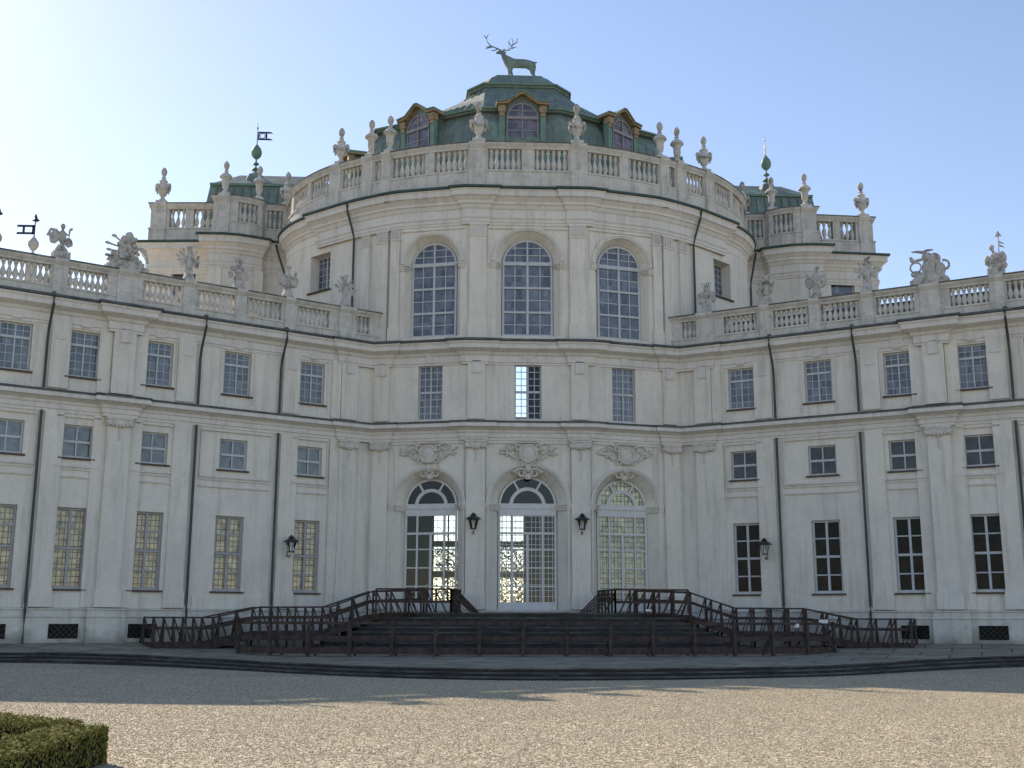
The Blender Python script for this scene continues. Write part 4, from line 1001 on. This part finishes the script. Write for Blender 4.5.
def figure(spear):
    b = MB(); b.box(-.3, .3, -.22, .22, 0, .28); b.ell((0, 0, .36), (.24, .18, .18), None, 8, 6, .1)
    if not spear:
        b.tube([(0, 0, .3), (.02, 0, .55), (0, 0, .75)], .10, 8, .12); b.ell((.0, 0, .92), (.15, .13, .24)); b.ell((.0, 0, 1.30), (.09, .09, .11)); b.tube([(0, 0, 1.1), (0, 0, 1.25)], .05, 6)
        b.ell((-.26, 0, .86), (.20, .09, .28), Matrix.Rotation(.3, 3, 'Y'), 8, 6, .08); b.tube([(-.2, 0, 1.1), (-.42, 0, 1.12), (-.52, 0, .86)], .07, 6, .05)
        b.tube([(.1, 0, 1.05), (.22, -.05, .95), (.24, -.05, 1.18)], .05, 6, .04); b.ell((.28, -.05, 1.22), (.08, .04, .05), Matrix.Rotation(-.7, 3, 'Y'))
        b.ell((.24, 0, .72), (.16, .1, .2), None, 8, 6, .12); b.tube([(-.1, 0, .6), (-.3, 0, .1)], .02, 5)
    else:
        b.ell((0, 0, .66), (.24, .16, .28), None, 8, 6, .08); b.tube([(-.02, 0, .9), (-.08, 0, 1.05)], .06, 6); b.ell((-.1, 0, 1.15), (.1, .09, .12))
        b.ell((-.3, 0, .66), (.1, .08, .2), Matrix.Rotation(.2, 3, 'Y')); b.ell((-.2, 0, .48), (.12, .1, .12)); b.ell((.24, 0, .72), (.18, .12, .24), None, 8, 6, .1); b.ell((.3, 0, .4), (.12, .1, .16), None, 8, 6, .1)
        b.tube([(.14, 0, .5), (.17, 0, 1.62)], .022, 5); b.hexa([(.05, -.01, 1.56), (.29, -.01, 1.56), (.29, .01, 1.56), (.05, .01, 1.56), (.16, -.01, 1.78), (.18, -.01, 1.78), (.18, .01, 1.78), (.16, .01, 1.78)])
        for z in (1.16, 1.30): b.hexa([(.17, -.01, z), (.38, -.01, z-.08), (.38, .01, z-.08), (.17, .01, z), (.17, -.01, z+.1), (.30, -.01, z), (.30, .01, z), (.17, .01, z+.1)])
    return b
F = FWg(-1); o = figure(False).build('winged_figure', M['statue']); o.location = F(20.66, -.15, 12.97); o.rotation_euler = (0, 0, R(PHI))
tag(o, 'stone winged figure leaning on a staff, near the left edge of the left balustrade', 'statue')
F = FWg(1); o = figure(True).build('spear_figure', M['statue']); o.location = F(20.68, -.15, 12.97); o.rotation_euler = (0, 0, -R(PHI))
tag(o, 'stone figure with a spear and pennant near the right edge of the photo', 'statue')
def rail_vane(d, label, fd):
    F = FWg(-1); t = empty('weather_vane', F(d, -1.6, 12.3)); tag(t, label, 'weather vane', 'weather vanes on the palace roofs')
    b = MB(); b.box(-.2, .2, -.2, .2, -.55, 1.1); b.lathe((0, 0, 1.1), [(.18, 0), (.2, .06), (.07, .14), (.05, .3), (.15, .36), (.06, .42), (.05, .5), (.14, .58), (.24, .76), (.24, .92), (.12, 1.1), (.04, 1.2)], 12); b.build('baluster_finial', M['stone'], t)
    b = MB(); b.tube([(0, 0, 2.2), (0, 0, 3.3)], .03, 6); b.lathe((0, 0, 3.1), [(.22, 0), (.10, .1), (.03, .32)], 4); b.build('spire', M['iron'], t)
    f = MB(); c, s = math.cos(fd), math.sin(fd); G = lambda a, o, z: (a*c-o*s, a*s+o*c, z)
    for z0, z1 in ((2.78, 2.88), (2.42, 2.52)): f.fbox(G, .03, .82, -.02, .02, z0, z1)
    f.fbox(G, .03, .12, -.02, .02, 2.42, 2.88); f.fbox(G, .46, .56, -.02, .02, 2.52, 2.78); f.build('flag', M['iron'], t); t.scale = (.8,)*3
rail_vane(21.35, 'dark weather vane with swallow-tailed flag behind the left balustrade', R(180))
rail_vane(22.65, 'weather vane cut by the left edge of the photo', R(180))

# ---------------------------------------------------------------- wall lanterns
def lantern(P, F, label, off=.42):
    t = empty('wall_lantern', (0, 0, 0)); tag(t, label, 'lantern', 'lanterns on the palace wall')
    b = MB(); s, z = P
    b.tube([F(s, .0, z-.3), F(s, off*.6, z-.42), F(s, off, z-.34)], .022, 6); b.tube([F(s, 0, z-.1), F(s, off*.5, z-.34)], .016, 5); b.fbox(F, s-.05, s+.05, 0, .03, z-.42, z+0); b.build('bracket', M['iron'], t)
    c = F(s, off, z)
    b = MB(); b.lathe((c[0], c[1], z-.24), [(.12, 0), (.12, .04)], 6); b.lathe((c[0], c[1], z+.16), [(.31, 0), (.30, .03), (.14, .13), (.10, .15), (.12, .19), (.05, .24), (.02, .28)], 6)
    for k in range(6):
        a = math.pi*2*k/6; b.tube([(c[0]+.10*math.cos(a), c[1]+.10*math.sin(a), z-.22), (c[0]+.20*math.cos(a), c[1]+.20*math.sin(a), z+.17)], .012, 4)
    b.build('lantern_frame', M['iron'], t)
    b = MB(); b.lathe((c[0], c[1], z-.2), [(.095, 0), (.185, .36)], 6); b.build('lantern_glass', M['glass'], t)
    b = MB(); b.lathe((c[0], c[1], z-.26), [(.03, 0), (.045, .08), (.045, .2), (.02, .24)], 8); b.build('bulb', M['paper'], t)
lantern((-2.24, 3.83), FCfull, 'black iron wall lantern on the pilaster left of the central door')
lantern((2.18, 3.83), FCfull, 'black iron wall lantern on the pilaster right of the central door')
lantern((11.35, 2.82), FWg(-1), 'black iron wall lantern beside the left wing downpipe', .5)
lantern((11.35, 2.82), FWg(1), 'black iron wall lantern beside the right wing downpipe', .5)

# ---------------------------------------------------------------- ground
def sst(a, b, x): t = min(1, max(0, (x-a)/(b-a))); return t*t*(3-2*t)
def gz(x, y): return -1.56+.20*sst(7, 19, abs(x))*sst(-34, -22, y)+ .0*y
ET = [(-60, -14), (-30, -14), (-20, -13.0), (-15.7, -12.7), (-13.4, -12.9), (-11, -13.7), (-8.9, -15.1), (-6.8, -17.1), (-4.4, -19.3), (-1, -20.5), (2.5, -20.1), (6.1, -18.9), (8.4, -17.8), (10.6, -16.3), (12.8, -15.3), (15, -15.0), (20, -14.6), (30, -15), (60, -15)]
def edge_lin(x):
    for (a, ya), (b_, yb) in zip(ET[:-1], ET[1:]):
        if x <= b_: return ya+(yb-ya)*(x-a)/(b_-a)
    return -15
def edge_y(x): return sum(edge_lin(x+d)*w_ for d, w_ in ((-1.6, .15), (-.8, .2), (0, .3), (.8, .2), (1.6, .15)))
def edge_z(x): return -1.28+.22*sst(7, 17, abs(x))
def wall_y(x): a = abs(x); return -5.0 if a < 6.5 else -a*math.tan(R(PHI))+.1
def wall_z(x): return -1.0+.22*sst(7, 16, abs(x))
def ter_z(x, y):
    ey, wy = edge_y(x), wall_y(x); t = min(1, max(0, (y-ey)/(wy-ey))) if wy > ey+.1 else 1
    return edge_z(x)+(wall_z(x)-edge_z(x))*t
# gravel: fine grid near the building inside one sheet to the horizon
def axis(a, b, n, far): return [-far, -far/4, -120]+[a+(b-a)*i/n for i in range(n+1)]+[120, far/4, far]
xs = axis(-60, 60, 80, 3000); ys = [-3000, -700, -200, -90]+[-60+i*.75 for i in range(70)]+[0, 20, 60, 200, 700, 3000]
b = MB(); nx = len(xs)
b.v = [(x, y, gz(x, y) if abs(y) < 80 and abs(x) < 80 else -1.56) for y in ys for x in xs]
b.f = [(j*nx+i, j*nx+i+1, (j+1)*nx+i+1, (j+1)*nx+i) for j in range(len(ys)-1) for i in range(nx-1)]
def gravel_mat():
    m = bpy.data.materials.new('gravel'); m.use_nodes = True; nt = m.node_tree; N = nt.nodes; L = nt.links; bs = N['Principled BSDF']
    bs.inputs['Roughness'].default_value = .9; bs.inputs['Specular IOR Level'].default_value = .25
    geo = N.new('ShaderNodeNewGeometry')
    v = N.new('ShaderNodeTexVoronoi'); v.inputs['Scale'].default_value = 26; L.new(geo.outputs['Position'], v.inputs['Vector'])
    sep = N.new('ShaderNodeSeparateColor'); L.new(v.outputs['Color'], sep.inputs[0])
    cr = N.new('ShaderNodeValToRGB'); e = cr.color_ramp.elements; e[0].position = 0; e[0].color = (.13, .10, .065, 1); e[1].position = 1; e[1].color = (.72, .66, .48, 1)
    for p, c in ((.25, (.31, .265, .18, 1)), (.55, (.43, .38, .26, 1)), (.85, (.50, .455, .325, 1))):
        x = e.new(p); x.color = c
    L.new(sep.outputs[0], cr.inputs[0])
    v2 = N.new('ShaderNodeTexNoise'); v2.inputs['Scale'].default_value = 7; v2.inputs['Detail'].default_value = 9; v2.inputs['Roughness'].default_value = .8; L.new(geo.outputs['Position'], v2.inputs['Vector'])
    r = N.new('ShaderNodeMapRange'); r.inputs['From Min'].default_value = .3; r.inputs['From Max'].default_value = .7; r.inputs['To Min'].default_value = .78; r.inputs['To Max'].default_value = 1.18; L.new(v2.outputs['Fac'], r.inputs['Value'])
    n3 = N.new('ShaderNodeTexNoise'); n3.inputs['Scale'].default_value = .35; n3.inputs['Detail'].default_value = 4; L.new(geo.outputs['Position'], n3.inputs['Vector'])
    r3 = N.new('ShaderNodeMapRange'); r3.inputs['From Min'].default_value = .3; r3.inputs['From Max'].default_value = .7; r3.inputs['To Min'].default_value = .9; r3.inputs['To Max'].default_value = 1.08; L.new(n3.outputs['Fac'], r3.inputs['Value'])
    s1 = N.new('ShaderNodeVectorMath'); s1.operation = 'SCALE'; L.new(cr.outputs[0], s1.inputs[0]); L.new(r.outputs[0], s1.inputs['Scale'])
    s2 = N.new('ShaderNodeVectorMath'); s2.operation = 'SCALE'; L.new(s1.outputs[0], s2.inputs[0]); L.new(r3.outputs[0], s2.inputs['Scale'])
    L.new(s2.outputs[0], bs.inputs['Base Color'])
    bp = N.new('ShaderNodeBump'); bp.inputs['Strength'].default_value = .55; bp.inputs['Distance'].default_value = .012
    add = N.new('ShaderNodeMath'); add.operation = 'SUBTRACT'; L.new(v2.outputs['Fac'], add.inputs[0]); L.new(v.outputs['Distance'], add.inputs[1])
    L.new(add.outputs[0], bp.inputs['Height']); L.new(bp.outputs[0], bs.inputs['Normal'])
    return m
M['gravel'] = gravel_mat()
tag(b.build('ground', M['gravel'], smooth=True), kind='structure')

import numpy as np
def stones():
    g = np.random.default_rng(4); n = 380000
    D = 11.0+(33.0-11.0)*g.random(n)**.8; y = -52.16+D
    x = -3.0+(g.random(n)*2-1)*(.5*D+3.0)+.05*D
    ok = y < np.vectorize(edge_y)(x)-.5; x, y = x[ok], y[ok]; n = len(x)
    z = np.vectorize(gz)(x, y)
    r_ = .006+.006*g.random(n)**1.8
    base = np.array([(1, 0, 0), (0, 1, 0), (-1, 0, 0), (0, -1, 0), (0, 0, 1), (0, 0, -1)], float)
    v = base[None]*r_[:, None, None]*(.7+.6*g.random((n, 6, 1))); v[:, :, 2] *= .75
    a = g.random(n)*6.283; c, s_ = np.cos(a)[:, None], np.sin(a)[:, None]
    vx = v[:, :, 0]*c-v[:, :, 1]*s_; vy = v[:, :, 0]*s_+v[:, :, 1]*c
    P_ = np.stack([vx+x[:, None], vy+y[:, None], v[:, :, 2]+z[:, None]+.3*r_[:, None]], -1).reshape(-1, 3)
    f = np.array([(0, 1, 4), (1, 2, 4), (2, 3, 4), (3, 0, 4), (1, 0, 5), (2, 1, 5), (3, 2, 5), (0, 3, 5)])
    Fc = (f[None]+np.arange(n)[:, None, None]*6).reshape(-1)
    me = bpy.data.meshes.new('gravel_stones'); me.vertices.add(len(P_)); me.vertices.foreach_set('co', P_.ravel())
    nf = len(Fc)//3; me.loops.add(len(Fc)); me.loops.foreach_set('vertex_index', Fc.astype(np.int32)); me.polygons.add(nf)
    me.polygons.foreach_set('loop_start', np.arange(0, nf*3, 3, dtype=np.int32)); me.update(calc_edges=True)
    m = bpy.data.materials.new('gravel_stone'); m.use_nodes = True; nt = m.node_tree; N = nt.nodes; L = nt.links; bs = N['Principled BSDF']; bs.inputs['Roughness'].default_value = .8; bs.inputs['Specular IOR Level'].default_value = .3
    ge = N.new('ShaderNodeNewGeometry'); cr = N.new('ShaderNodeValToRGB'); e = cr.color_ramp.elements; e[0].color = (.25, .21, .15, 1); e[1].color = (.70, .65, .52, 1)
    for p_, c_ in ((.25, (.34, .29, .20, 1)), (.4, (.46, .34, .25, 1)), (.6, (.49, .44, .31, 1)), (.85, (.56, .51, .38, 1))): q_ = e.new(p_); q_.color = c_
    L.new(ge.outputs['Random Per Island'], cr.inputs[0]); L.new(cr.outputs[0], bs.inputs['Base Color'])
    me.materials.append(m); o = bpy.data.objects.new('gravel_stones', me); COL.objects.link(o)
    tag(o, 'loose beige gravel stones scattered over the forecourt', 'gravel', kind='stuff')
stones()
def paving_mat():
    m = mat('terrace_paving', (.31, .285, .21), .85, .25, noise=[(1.2, .15), (14, .1)], bump=(12, .3), mixcol=((.18, .175, .14), .9, .56))
    nt = m.node_tree; N = nt.nodes; L = nt.links; bs = N['Principled BSDF']; src = bs.inputs['Base Color'].links[0].from_socket
    geo = N.new('ShaderNodeNewGeometry'); mp = N.new('ShaderNodeMapping'); mp.inputs['Rotation'].default_value = (0, 0, R(25)); L.new(geo.outputs['Position'], mp.inputs['Vector'])
    br = N.new('ShaderNodeTexBrick'); br.inputs['Brick Width'].default_value = 1.9; br.inputs['Row Height'].default_value = 1.5; br.inputs['Mortar Size'].default_value = .03; br.inputs['Scale'].default_value = 1
    br.inputs['Color1'].default_value = (1, 1, 1, 1); br.inputs['Color2'].default_value = (.78, .78, .8, 1); br.inputs['Mortar'].default_value = (.3, .3, .28, 1)
    L.new(mp.outputs[0], br.inputs['Vector'])
    mu = N.new('ShaderNodeVectorMath'); mu.operation = 'MULTIPLY'; L.new(src, mu.inputs[0]); L.new(br.outputs['Color'], mu.inputs[1]); L.new(mu.outputs[0], bs.inputs['Base Color'])
    return m
M['paving'] = paving_mat()
b = MB(); X = [-30+i*.6 for i in range(101)]; n = 8
for x in X:
    ey = edge_y(x); wy = max(wall_y(x)+.3, ey+.6)
    for k in range(n+1):
        y = ey+(wy-ey)*k/n; b.v.append((x, y, ter_z(x, y)))
b.f = [(i*(n+1)+k, (i+1)*(n+1)+k, (i+1)*(n+1)+k+1, i*(n+1)+k+1) for i in range(100) for k in range(n)]
tag(b.build('terrace', M['paving'], smooth=True), kind='structure')
b = MB(); nb_ = MB()      # three low kerb steps along the edge, each with a paler nosing
for k in range(3):
    oy, dz = .34*k, .098*k; rows = []; nos = []
    for x in X:
        y = edge_y(x)-oy; z = edge_z(x)-dz
        rows.append([(x, y+.45, z-.035), (x, y-.0, z-.035), (x, y, z-.15 if k < 2 else z-.3)])
        nos.append([(x, y+.45, z+.002), (x, y-.035, z+.002), (x, y-.04, z-.034), (x, y+.01, z-.034)])
    for q_, rr in ((b, rows), (nb_, nos)):
        m = len(rr[0]); o = len(q_.v); q_.v += [p for r_ in rr for p in r_]
        q_.f += [(o+i*m+j, o+(i+1)*m+j, o+(i+1)*m+j+1, o+i*m+j+1) for i in range(100) for j in range(m-1)]
tag(b.build('terrace_steps', M['kerb']), kind='structure')
tag(nb_.build('terrace_steps', M['nosing']), kind='structure')

# ---------------------------------------------------------------- entrance staircase
st = empty('staircase', (0, -10, -1.1)); tag(st, 'broad curved dark stone staircase rising to the three glazed doors', 'staircase')
def sq_outline(a, y0, yf, p=2.6, n=36):     # flattened bow front
    pts = []
    for k in range(n+1):
        t = math.pi*k/n; c, s = math.cos(t), math.sin(t)
        pts.append((-a*abs(c)**(2/p)*(1 if c > 0 else -1), y0-(y0-yf)*abs(s)**(2/p)))
    return pts
NS = 8
for k in range(NS):
    z1 = .27-k*.172; z0 = z1-.172 if k < NS-1 else -1.4
    a, yf = 5.9+k*.36, -8.6-k*.5
    o = sq_outline(a, -6.0 if k else -5.3, yf); b = MB(); n = len(o)
    y_in = -4.9
    def extr(pts, za, zb):
        m = len(pts); b.add([(x, y, za) for x, y in pts]+[(x, y, zb) for x, y in pts], [tuple(range(m-1, -1, -1)), tuple(range(m, 2*m))]+[(i, (i+1) % m, m+(i+1) % m, m+i) for i in range(m)])
    extr(o, z0, z1-.045); x = b.build('step' if k else 'landing', M['step'], st); x.location = (0, 10, 1.1)
    b = MB(); extr(sq_outline(a+.04, (-6.0 if k else -5.3), yf-.04), z1-.045, z1); b.build('tread', M['nosing'], x)

# front timber barrier in an arc
wf = empty('timber_barrier', (0, -13.8, -1.1)); tag(wf, 'long low curved timber barrier with three rails across the foot of the staircase', 'fence')
arcp = smooth([(-10.3, -11.4), (-8.6, -12.45), (-6, -13.15), (-3, -13.6), (0, -13.75), (3, -13.6), (6, -13.15), (8.6, -12.45), (10.3, -11.4)], 6)
AP = Path(arcp); off = Vector((0, 13.8, 1.1))
def put(b, name, m='wood'):
    o = b.build(name, M[m], wf); o.location = off; return o
zg = lambda p: ter_z(p[0], p[1])
for zc, h, w in ((-.10, .09, .10), (-.60, .16, .05), (-1.0, .20, .12)):
    b = MB(); b.sweep([p for p in arcp], [(-w/2, zc-h/2), (w/2, zc-h/2), (w/2, zc+h/2), (-w/2, zc+h/2)]); put(b, 'rail')
L = AP.l[-1]; npost = 15
for k in range(npost+1):
    p, t = AP.at(L*k/npost if k else .001); z = zg(p)
    b = MB(); G = lambda s, o, zz, p=p, t=t: (p[0]+s*t[0]+o*t[1], p[1]+s*t[1]-o*t[0], zz)
    b.fbox(G, -.055, .055, .03, .13, z-.05, -.04); b.bar(G(0, -.05, z+.75), G(0, -.62, z+.02), .07); put(b, 'post')

# ---------------------------------------------------------------- timber ramps with railings
def ramp(sg):
    sd = 'left' if sg < 0 else 'right'
    t = empty('timber_ramp', (sg*9, -8.4, -1)); tag(t, 'dark timber access ramp with braced railings climbing to the %s glazed door' % sd, 'ramp')
    offv = Vector((-sg*9, 8.4, 1))
    def pt(b, nm, m='wood'):
        o = b.build(nm, M[m], t); o.location = offv; return o
    # centre line of the deck: (u, w, z)
    base = [(13.75, -10.1, -.80), (11.9, -9.15, -.80), (10.3, -8.3, -.42), (7.8, -7.6, -.40), (6.2, -6.95, .20), (4.1, -6.75, .27)]
    def side(o):
        res = []
        for i, p in enumerate(base):
            a = base[max(i-1, 0)]; c = base[min(i+1, len(base)-1)]; dx, dy = c[0]-a[0], c[1]-a[1]; l = math.hypot(dx, dy)
            res.append((p[0]-o*dy/l*-1, p[1]-o*dx/l, p[2]))     # placeholder, fixed below
            nx_, ny_ = dy/l, -dx/l
            res[-1] = (p[0]+o*nx_, p[1]+o*ny_, p[2])
        return res
    back, front = side(-.7), side(.7)
    if sum(p[1] for p in back) < sum(p[1] for p in front): back, front = front, back
    S = lambda p, dz=0: (sg*p[0], p[1], p[2]+dz)
    b = MB()
    for i in range(len(base)-1):
        a, c, d, e = back[i], back[i+1], front[i+1], front[i]
        b.hexa([S(e, -.16), S(d, -.16), S(c, -.16), S(a, -.16), S(e), S(d), S(c), S(a)])
    pt(b, 'deck')
    for line in (back, front):
        b = MB()
        for i in range(len(line)-1): b.bar(S(line[i], .87), S(line[i+1], .87), .12, .05)
        pt(b, 'handrail')
        b = MB()
        for i in range(len(line)-1): b.bar(S(line[i], .50), S(line[i+1], .50), .05, .10); b.bar(S(line[i], -.1), S(line[i+1], -.1), .05, .22)
        pt(b, 'rail')
        for i in range(len(line)-1):
            p, q = Vector(line[i]), Vector(line[i+1]); l = (q-p).length; n = max(2, round(l/.72))
            for k in range(n+(i == len(line)-2)):
                c = p+(q-p)*k/n; gzz = ter_z(c.x, c.y); d = (q-p).normalized()
                b = MB(); b.bar(S((c.x, c.y, gzz)), S((c.x, c.y, c.z+.85)), .075)
                s_ = 1 if line is front else -1; pitch = Vector((d.y, -d.x, 0)); pitch = pitch if (pitch.y < 0) == (s_ > 0) else -pitch
                f = c+pitch*.42; b.bar(S((c.x, c.y, c.z+.72)), S((f.x, f.y, max(gzz, c.z-.12))), .06)
                m_ = c+d*.34; b.bar(S((c.x, c.y, c.z+.90)), S((m_.x, m_.y, c.z-.02)), .05, .04)
                pt(b, 'post')
    # railing closing the landing beside the door, seen end-on
    b = MB(); a = Vector((2.75, -6.0, .28)); c = Vector((3.1, -8.2, .28)); b.bar(S(a, .96) if False else S(a+Vector((0, 0, .86))), S(c+Vector((0, 0, .86))), .12, .06)
    b.bar(S(a+Vector((0, 0, .5))), S(c+Vector((0, 0, .5))), .05, .1)
    for k in range(6):
        p = a+(c-a)*k/5; b.bar(S(p), S(p+Vector((0, 0, .85))), .075); b.bar(S(p+Vector((0, 0, .75))), S(p+Vector((-.75, 0, .0))), .06)
    pt(b, 'end_railing')
    b = MB(); a = Vector((3.1, -8.2, 1.14)); c = Vector((5.9, -8.1, 1.14)); b.bar(S(a), S(c), .12, .06); b.bar(S(a+Vector((0, 0, -.46))), S(c+Vector((0, 0, -.46))), .05, .1)
    for k in range(6):
        p = a+(c-a)*k/5; b.bar(S(p), S(p+Vector((0, 0, -.88))), .075); b.bar(S(p+Vector((0, 0, -.1))), S(p+Vector((-.45, 0, -.95))), .06)
    pt(b, 'landing_railing')
    return t
ramp(-1); ramp(1)
for (x, y, z, w, h, lab) in ((8.75, -12.42, -.16, .17, .13, 'small white notice fixed to the right half of the timber barrier'), (9.9, -11.75, -.02, .32, .12, 'white notice at the right end of the timber barrier, beside the ramp'), (4.35, -8.2, .38, .22, .08, 'small pale notice lying at the foot of the right landing railing')):
    b = MB(); b.box(x-w/2, x+w/2, y-.03, y-.01, z-h/2, z+h/2); tag(b.build('notice', M['paper']), lab, 'notice')

# ---------------------------------------------------------------- clipped hedge
def leaf_mat():
    m = mat('box_leaves', (.16, .165, .045), .8, .05, noise=[(14, .5)], mixcol=((.30, .27, .09), 5, .55))
    nt = m.node_tree; N = nt.nodes; L = nt.links; bs = N['Principled BSDF']; t = N.new('ShaderNodeBsdfTranslucent')
    L.new(bs.inputs['Base Color'].links[0].from_socket, t.inputs[0]); x = N.new('ShaderNodeMixShader'); x.inputs[0].default_value = .08
    L.new(bs.outputs[0], x.inputs[1]); L.new(t.outputs[0], x.inputs[2]); L.new(x.outputs[0], N['Material Output'].inputs[0]); return m
M['leaf'] = leaf_mat(); M['leafcore'] = mat('hedge_core', (.012, .014, .006), .9, .1)  # near-black core showing through the sparse side leaves imitates their shade
hd = empty('hedge', (-7.1, -38.6, -1.56)); tag(hd, 'low clipped box hedge turning a corner at the lower left', 'hedge')
arms = [((-7.13, -50), (-7.13, -38.7)), ((-7.5, -38.25), (-13.0, -33.6))]
b = MB(); lf = MB(); rnd = random.Random(5); HT = -1.18
for (a, c) in arms:
    dx, dy = c[0]-a[0], c[1]-a[1]; l = math.hypot(dx, dy); dx /= l; dy /= l
    G = lambda s, o, z: (a[0]+s*dx+o*dy, a[1]+s*dy-o*dx, z)
    b.fbox(G, 0, l, -.27, .27, -1.6, HT-.04)
    N_ = int(l*5200)
    for i in range(N_):
        s = rnd.uniform(-.02, l+.02); q = rnd.random()
        if s < l-8.5 and a[1] < -49: 
            if s < l-6: continue
        wob = .010*math.sin(s*9)+.008*math.sin(s*23+q)
        if q < .68: o, z, nn = rnd.uniform(-.3, .3), HT+wob+rnd.gauss(0, .018), Vector((0, 0, 1))
        elif q < .80: o, z, nn = .29+wob*.6+rnd.gauss(0, .014), rnd.uniform(-1.56, HT+.01), Vector((dy, -dx, 0))
        elif q < .92: o, z, nn = -.29-wob*.6+rnd.gauss(0, .014), rnd.uniform(-1.56, HT+.01), Vector((-dy, dx, 0))
        else: s, o, z, nn = l+.05+rnd.gauss(0, .015), rnd.uniform(-.3, .3), rnd.uniform(-1.56, HT), Vector((dx, dy, 0))
        p = Vector(G(s, o, z)); sg_ = .45 if q < .68 else .15; nn = (nn+Vector((rnd.gauss(0, sg_), rnd.gauss(0, sg_), rnd.gauss(0, sg_)))).normalized()
        u = nn.orthogonal().normalized(); v = nn.cross(u); k = rnd.uniform(.009, .017); an = rnd.random()*6.28
        u2 = u*math.cos(an)+v*math.sin(an); v2 = nn.cross(u2)
        lf.add([p-u2*k*1.5, p-v2*k*.8, p+u2*k*1.5, p+v2*k*.8], [(0, 1, 2, 3)])
c = b.build('hedge_core', M['leafcore'], hd); c.location = (7.1, 38.6, 1.56)
me = bpy.data.meshes.new('foliage'); me.from_pydata(lf.v, [], lf.f); me.materials.append(M['leaf'])
o = bpy.data.objects.new('foliage', me); COL.objects.link(o); o.parent = hd; o.location = (7.1, 38.6, 1.56)

# ---------------------------------------------------------------- garden beyond the hall (seen through the glass)
M['crown'] = mat('pale_winter_trees', (.07, .075, .05), .9, .1, noise=[(.8, .4)])
M['trunk'] = mat('bark', (.08, .065, .05), .9, .1)
rt = random.Random(11)
for x, y, h, lab in ((-2.2, 34, 9, 'bare tree glimpsed through the glazed left door'), (1.9, 38, 10, 'bare tree glimpsed through the glazed central door')):
    t = empty('bare_tree', (x, y, -1.56)); tag(t, lab, 'tree')
    b = MB(); b.tube([(0, 0, 0), (.1, 0, 1.4), (0, .1, 3)], .24, 8, .14)
    tips = [((0, .1, 2.2+.5*k), rt.uniform(0, 6.28)) for k in range(9)]
    for p, a in tips:
        q1 = (p[0]+1.3*math.cos(a), p[1]+1.3*math.sin(a), p[2]+.9); b.tube([p, q1], .07, 5, .04)
        for j in range(4):
            a2 = a+rt.uniform(-1, 1); q2 = (q1[0]+1.2*math.cos(a2), q1[1]+1.2*math.sin(a2), q1[2]+rt.uniform(-.2, 1.3)); b.tube([q1, q2], .035, 4, .015)
    b.build('trunk', M['trunk'], t)
    lv = MB()
    for k in range(2000):
        a = rt.uniform(0, 6.28); rr = 2.6*rt.random()**.5; z = rt.uniform(1.6, h*.75); c = Vector((rr*math.cos(a), rr*math.sin(a), z)); u = Vector((rt.gauss(0, 1), rt.gauss(0, 1), rt.gauss(0, 1))).normalized(); v = u.orthogonal().normalized()
        lv.add([c-u*.11, c+v*.07, c+u*.11, c-v*.07], [(0, 1, 2, 3)])
    lv.build('crown', M['crown'], t)

# ---------------------------------------------------------------- camera, light, world
cam = bpy.data.cameras.new('Camera'); co = bpy.data.objects.new('Camera', cam); COL.objects.link(co)
cam.sensor_width = 36; cam.lens = 1150/1024*36; cam.clip_end = 8000; cam.clip_start = .1
co.location = (-3.01, -52.16, 0)
co.rotation_mode = 'QUATERNION'
q = Matrix.Rotation(R(-2.847), 4, 'Z') @ Matrix.Rotation(R(90+11.607), 4, 'X') @ Matrix.Rotation(R(.128), 4, 'Z')
co.rotation_quaternion = q.to_quaternion()
scn.camera = co

AZ, EL = 37.0, 33.6       # sun: degrees left of +Y (behind the palace), elevation
sun = bpy.data.lights.new('Sun', 'SUN'); sun.energy = 4.4; sun.angle = R(.5); sun.color = (1, .93, .80)
so = bpy.data.objects.new('Sun', sun); COL.objects.link(so)
d = Vector((-math.sin(R(AZ))*math.cos(R(EL)), math.cos(R(AZ))*math.cos(R(EL)), math.sin(R(EL))))
so.rotation_euler = d.to_track_quat('Z', 'Y').to_euler()
w = bpy.data.worlds.new('World'); scn.world = w; w.use_nodes = True; nt = w.node_tree
sky = nt.nodes.new('ShaderNodeTexSky'); sky.sky_type = 'NISHITA'; sky.sun_disc = False; sky.sun_elevation = R(EL); sky.sun_rotation = R(-AZ)
sky.air_density = 1.0; sky.dust_density = .25; sky.ozone_density = 2.4; sky.altitude = 200
bg = nt.nodes['Background']; bg.inputs['Strength'].default_value = .15
nt.links.new(sky.outputs[0], bg.inputs['Color'])
vs = scn.view_settings; vs.view_transform = 'Standard'; vs.look = 'None'; vs.exposure = .54; vs.gamma = 1
vs.use_white_balance = True; vs.white_balance_temperature = 7300; vs.white_balance_tint = 18
scn.render.resolution_x = 1024; scn.render.resolution_y = 768
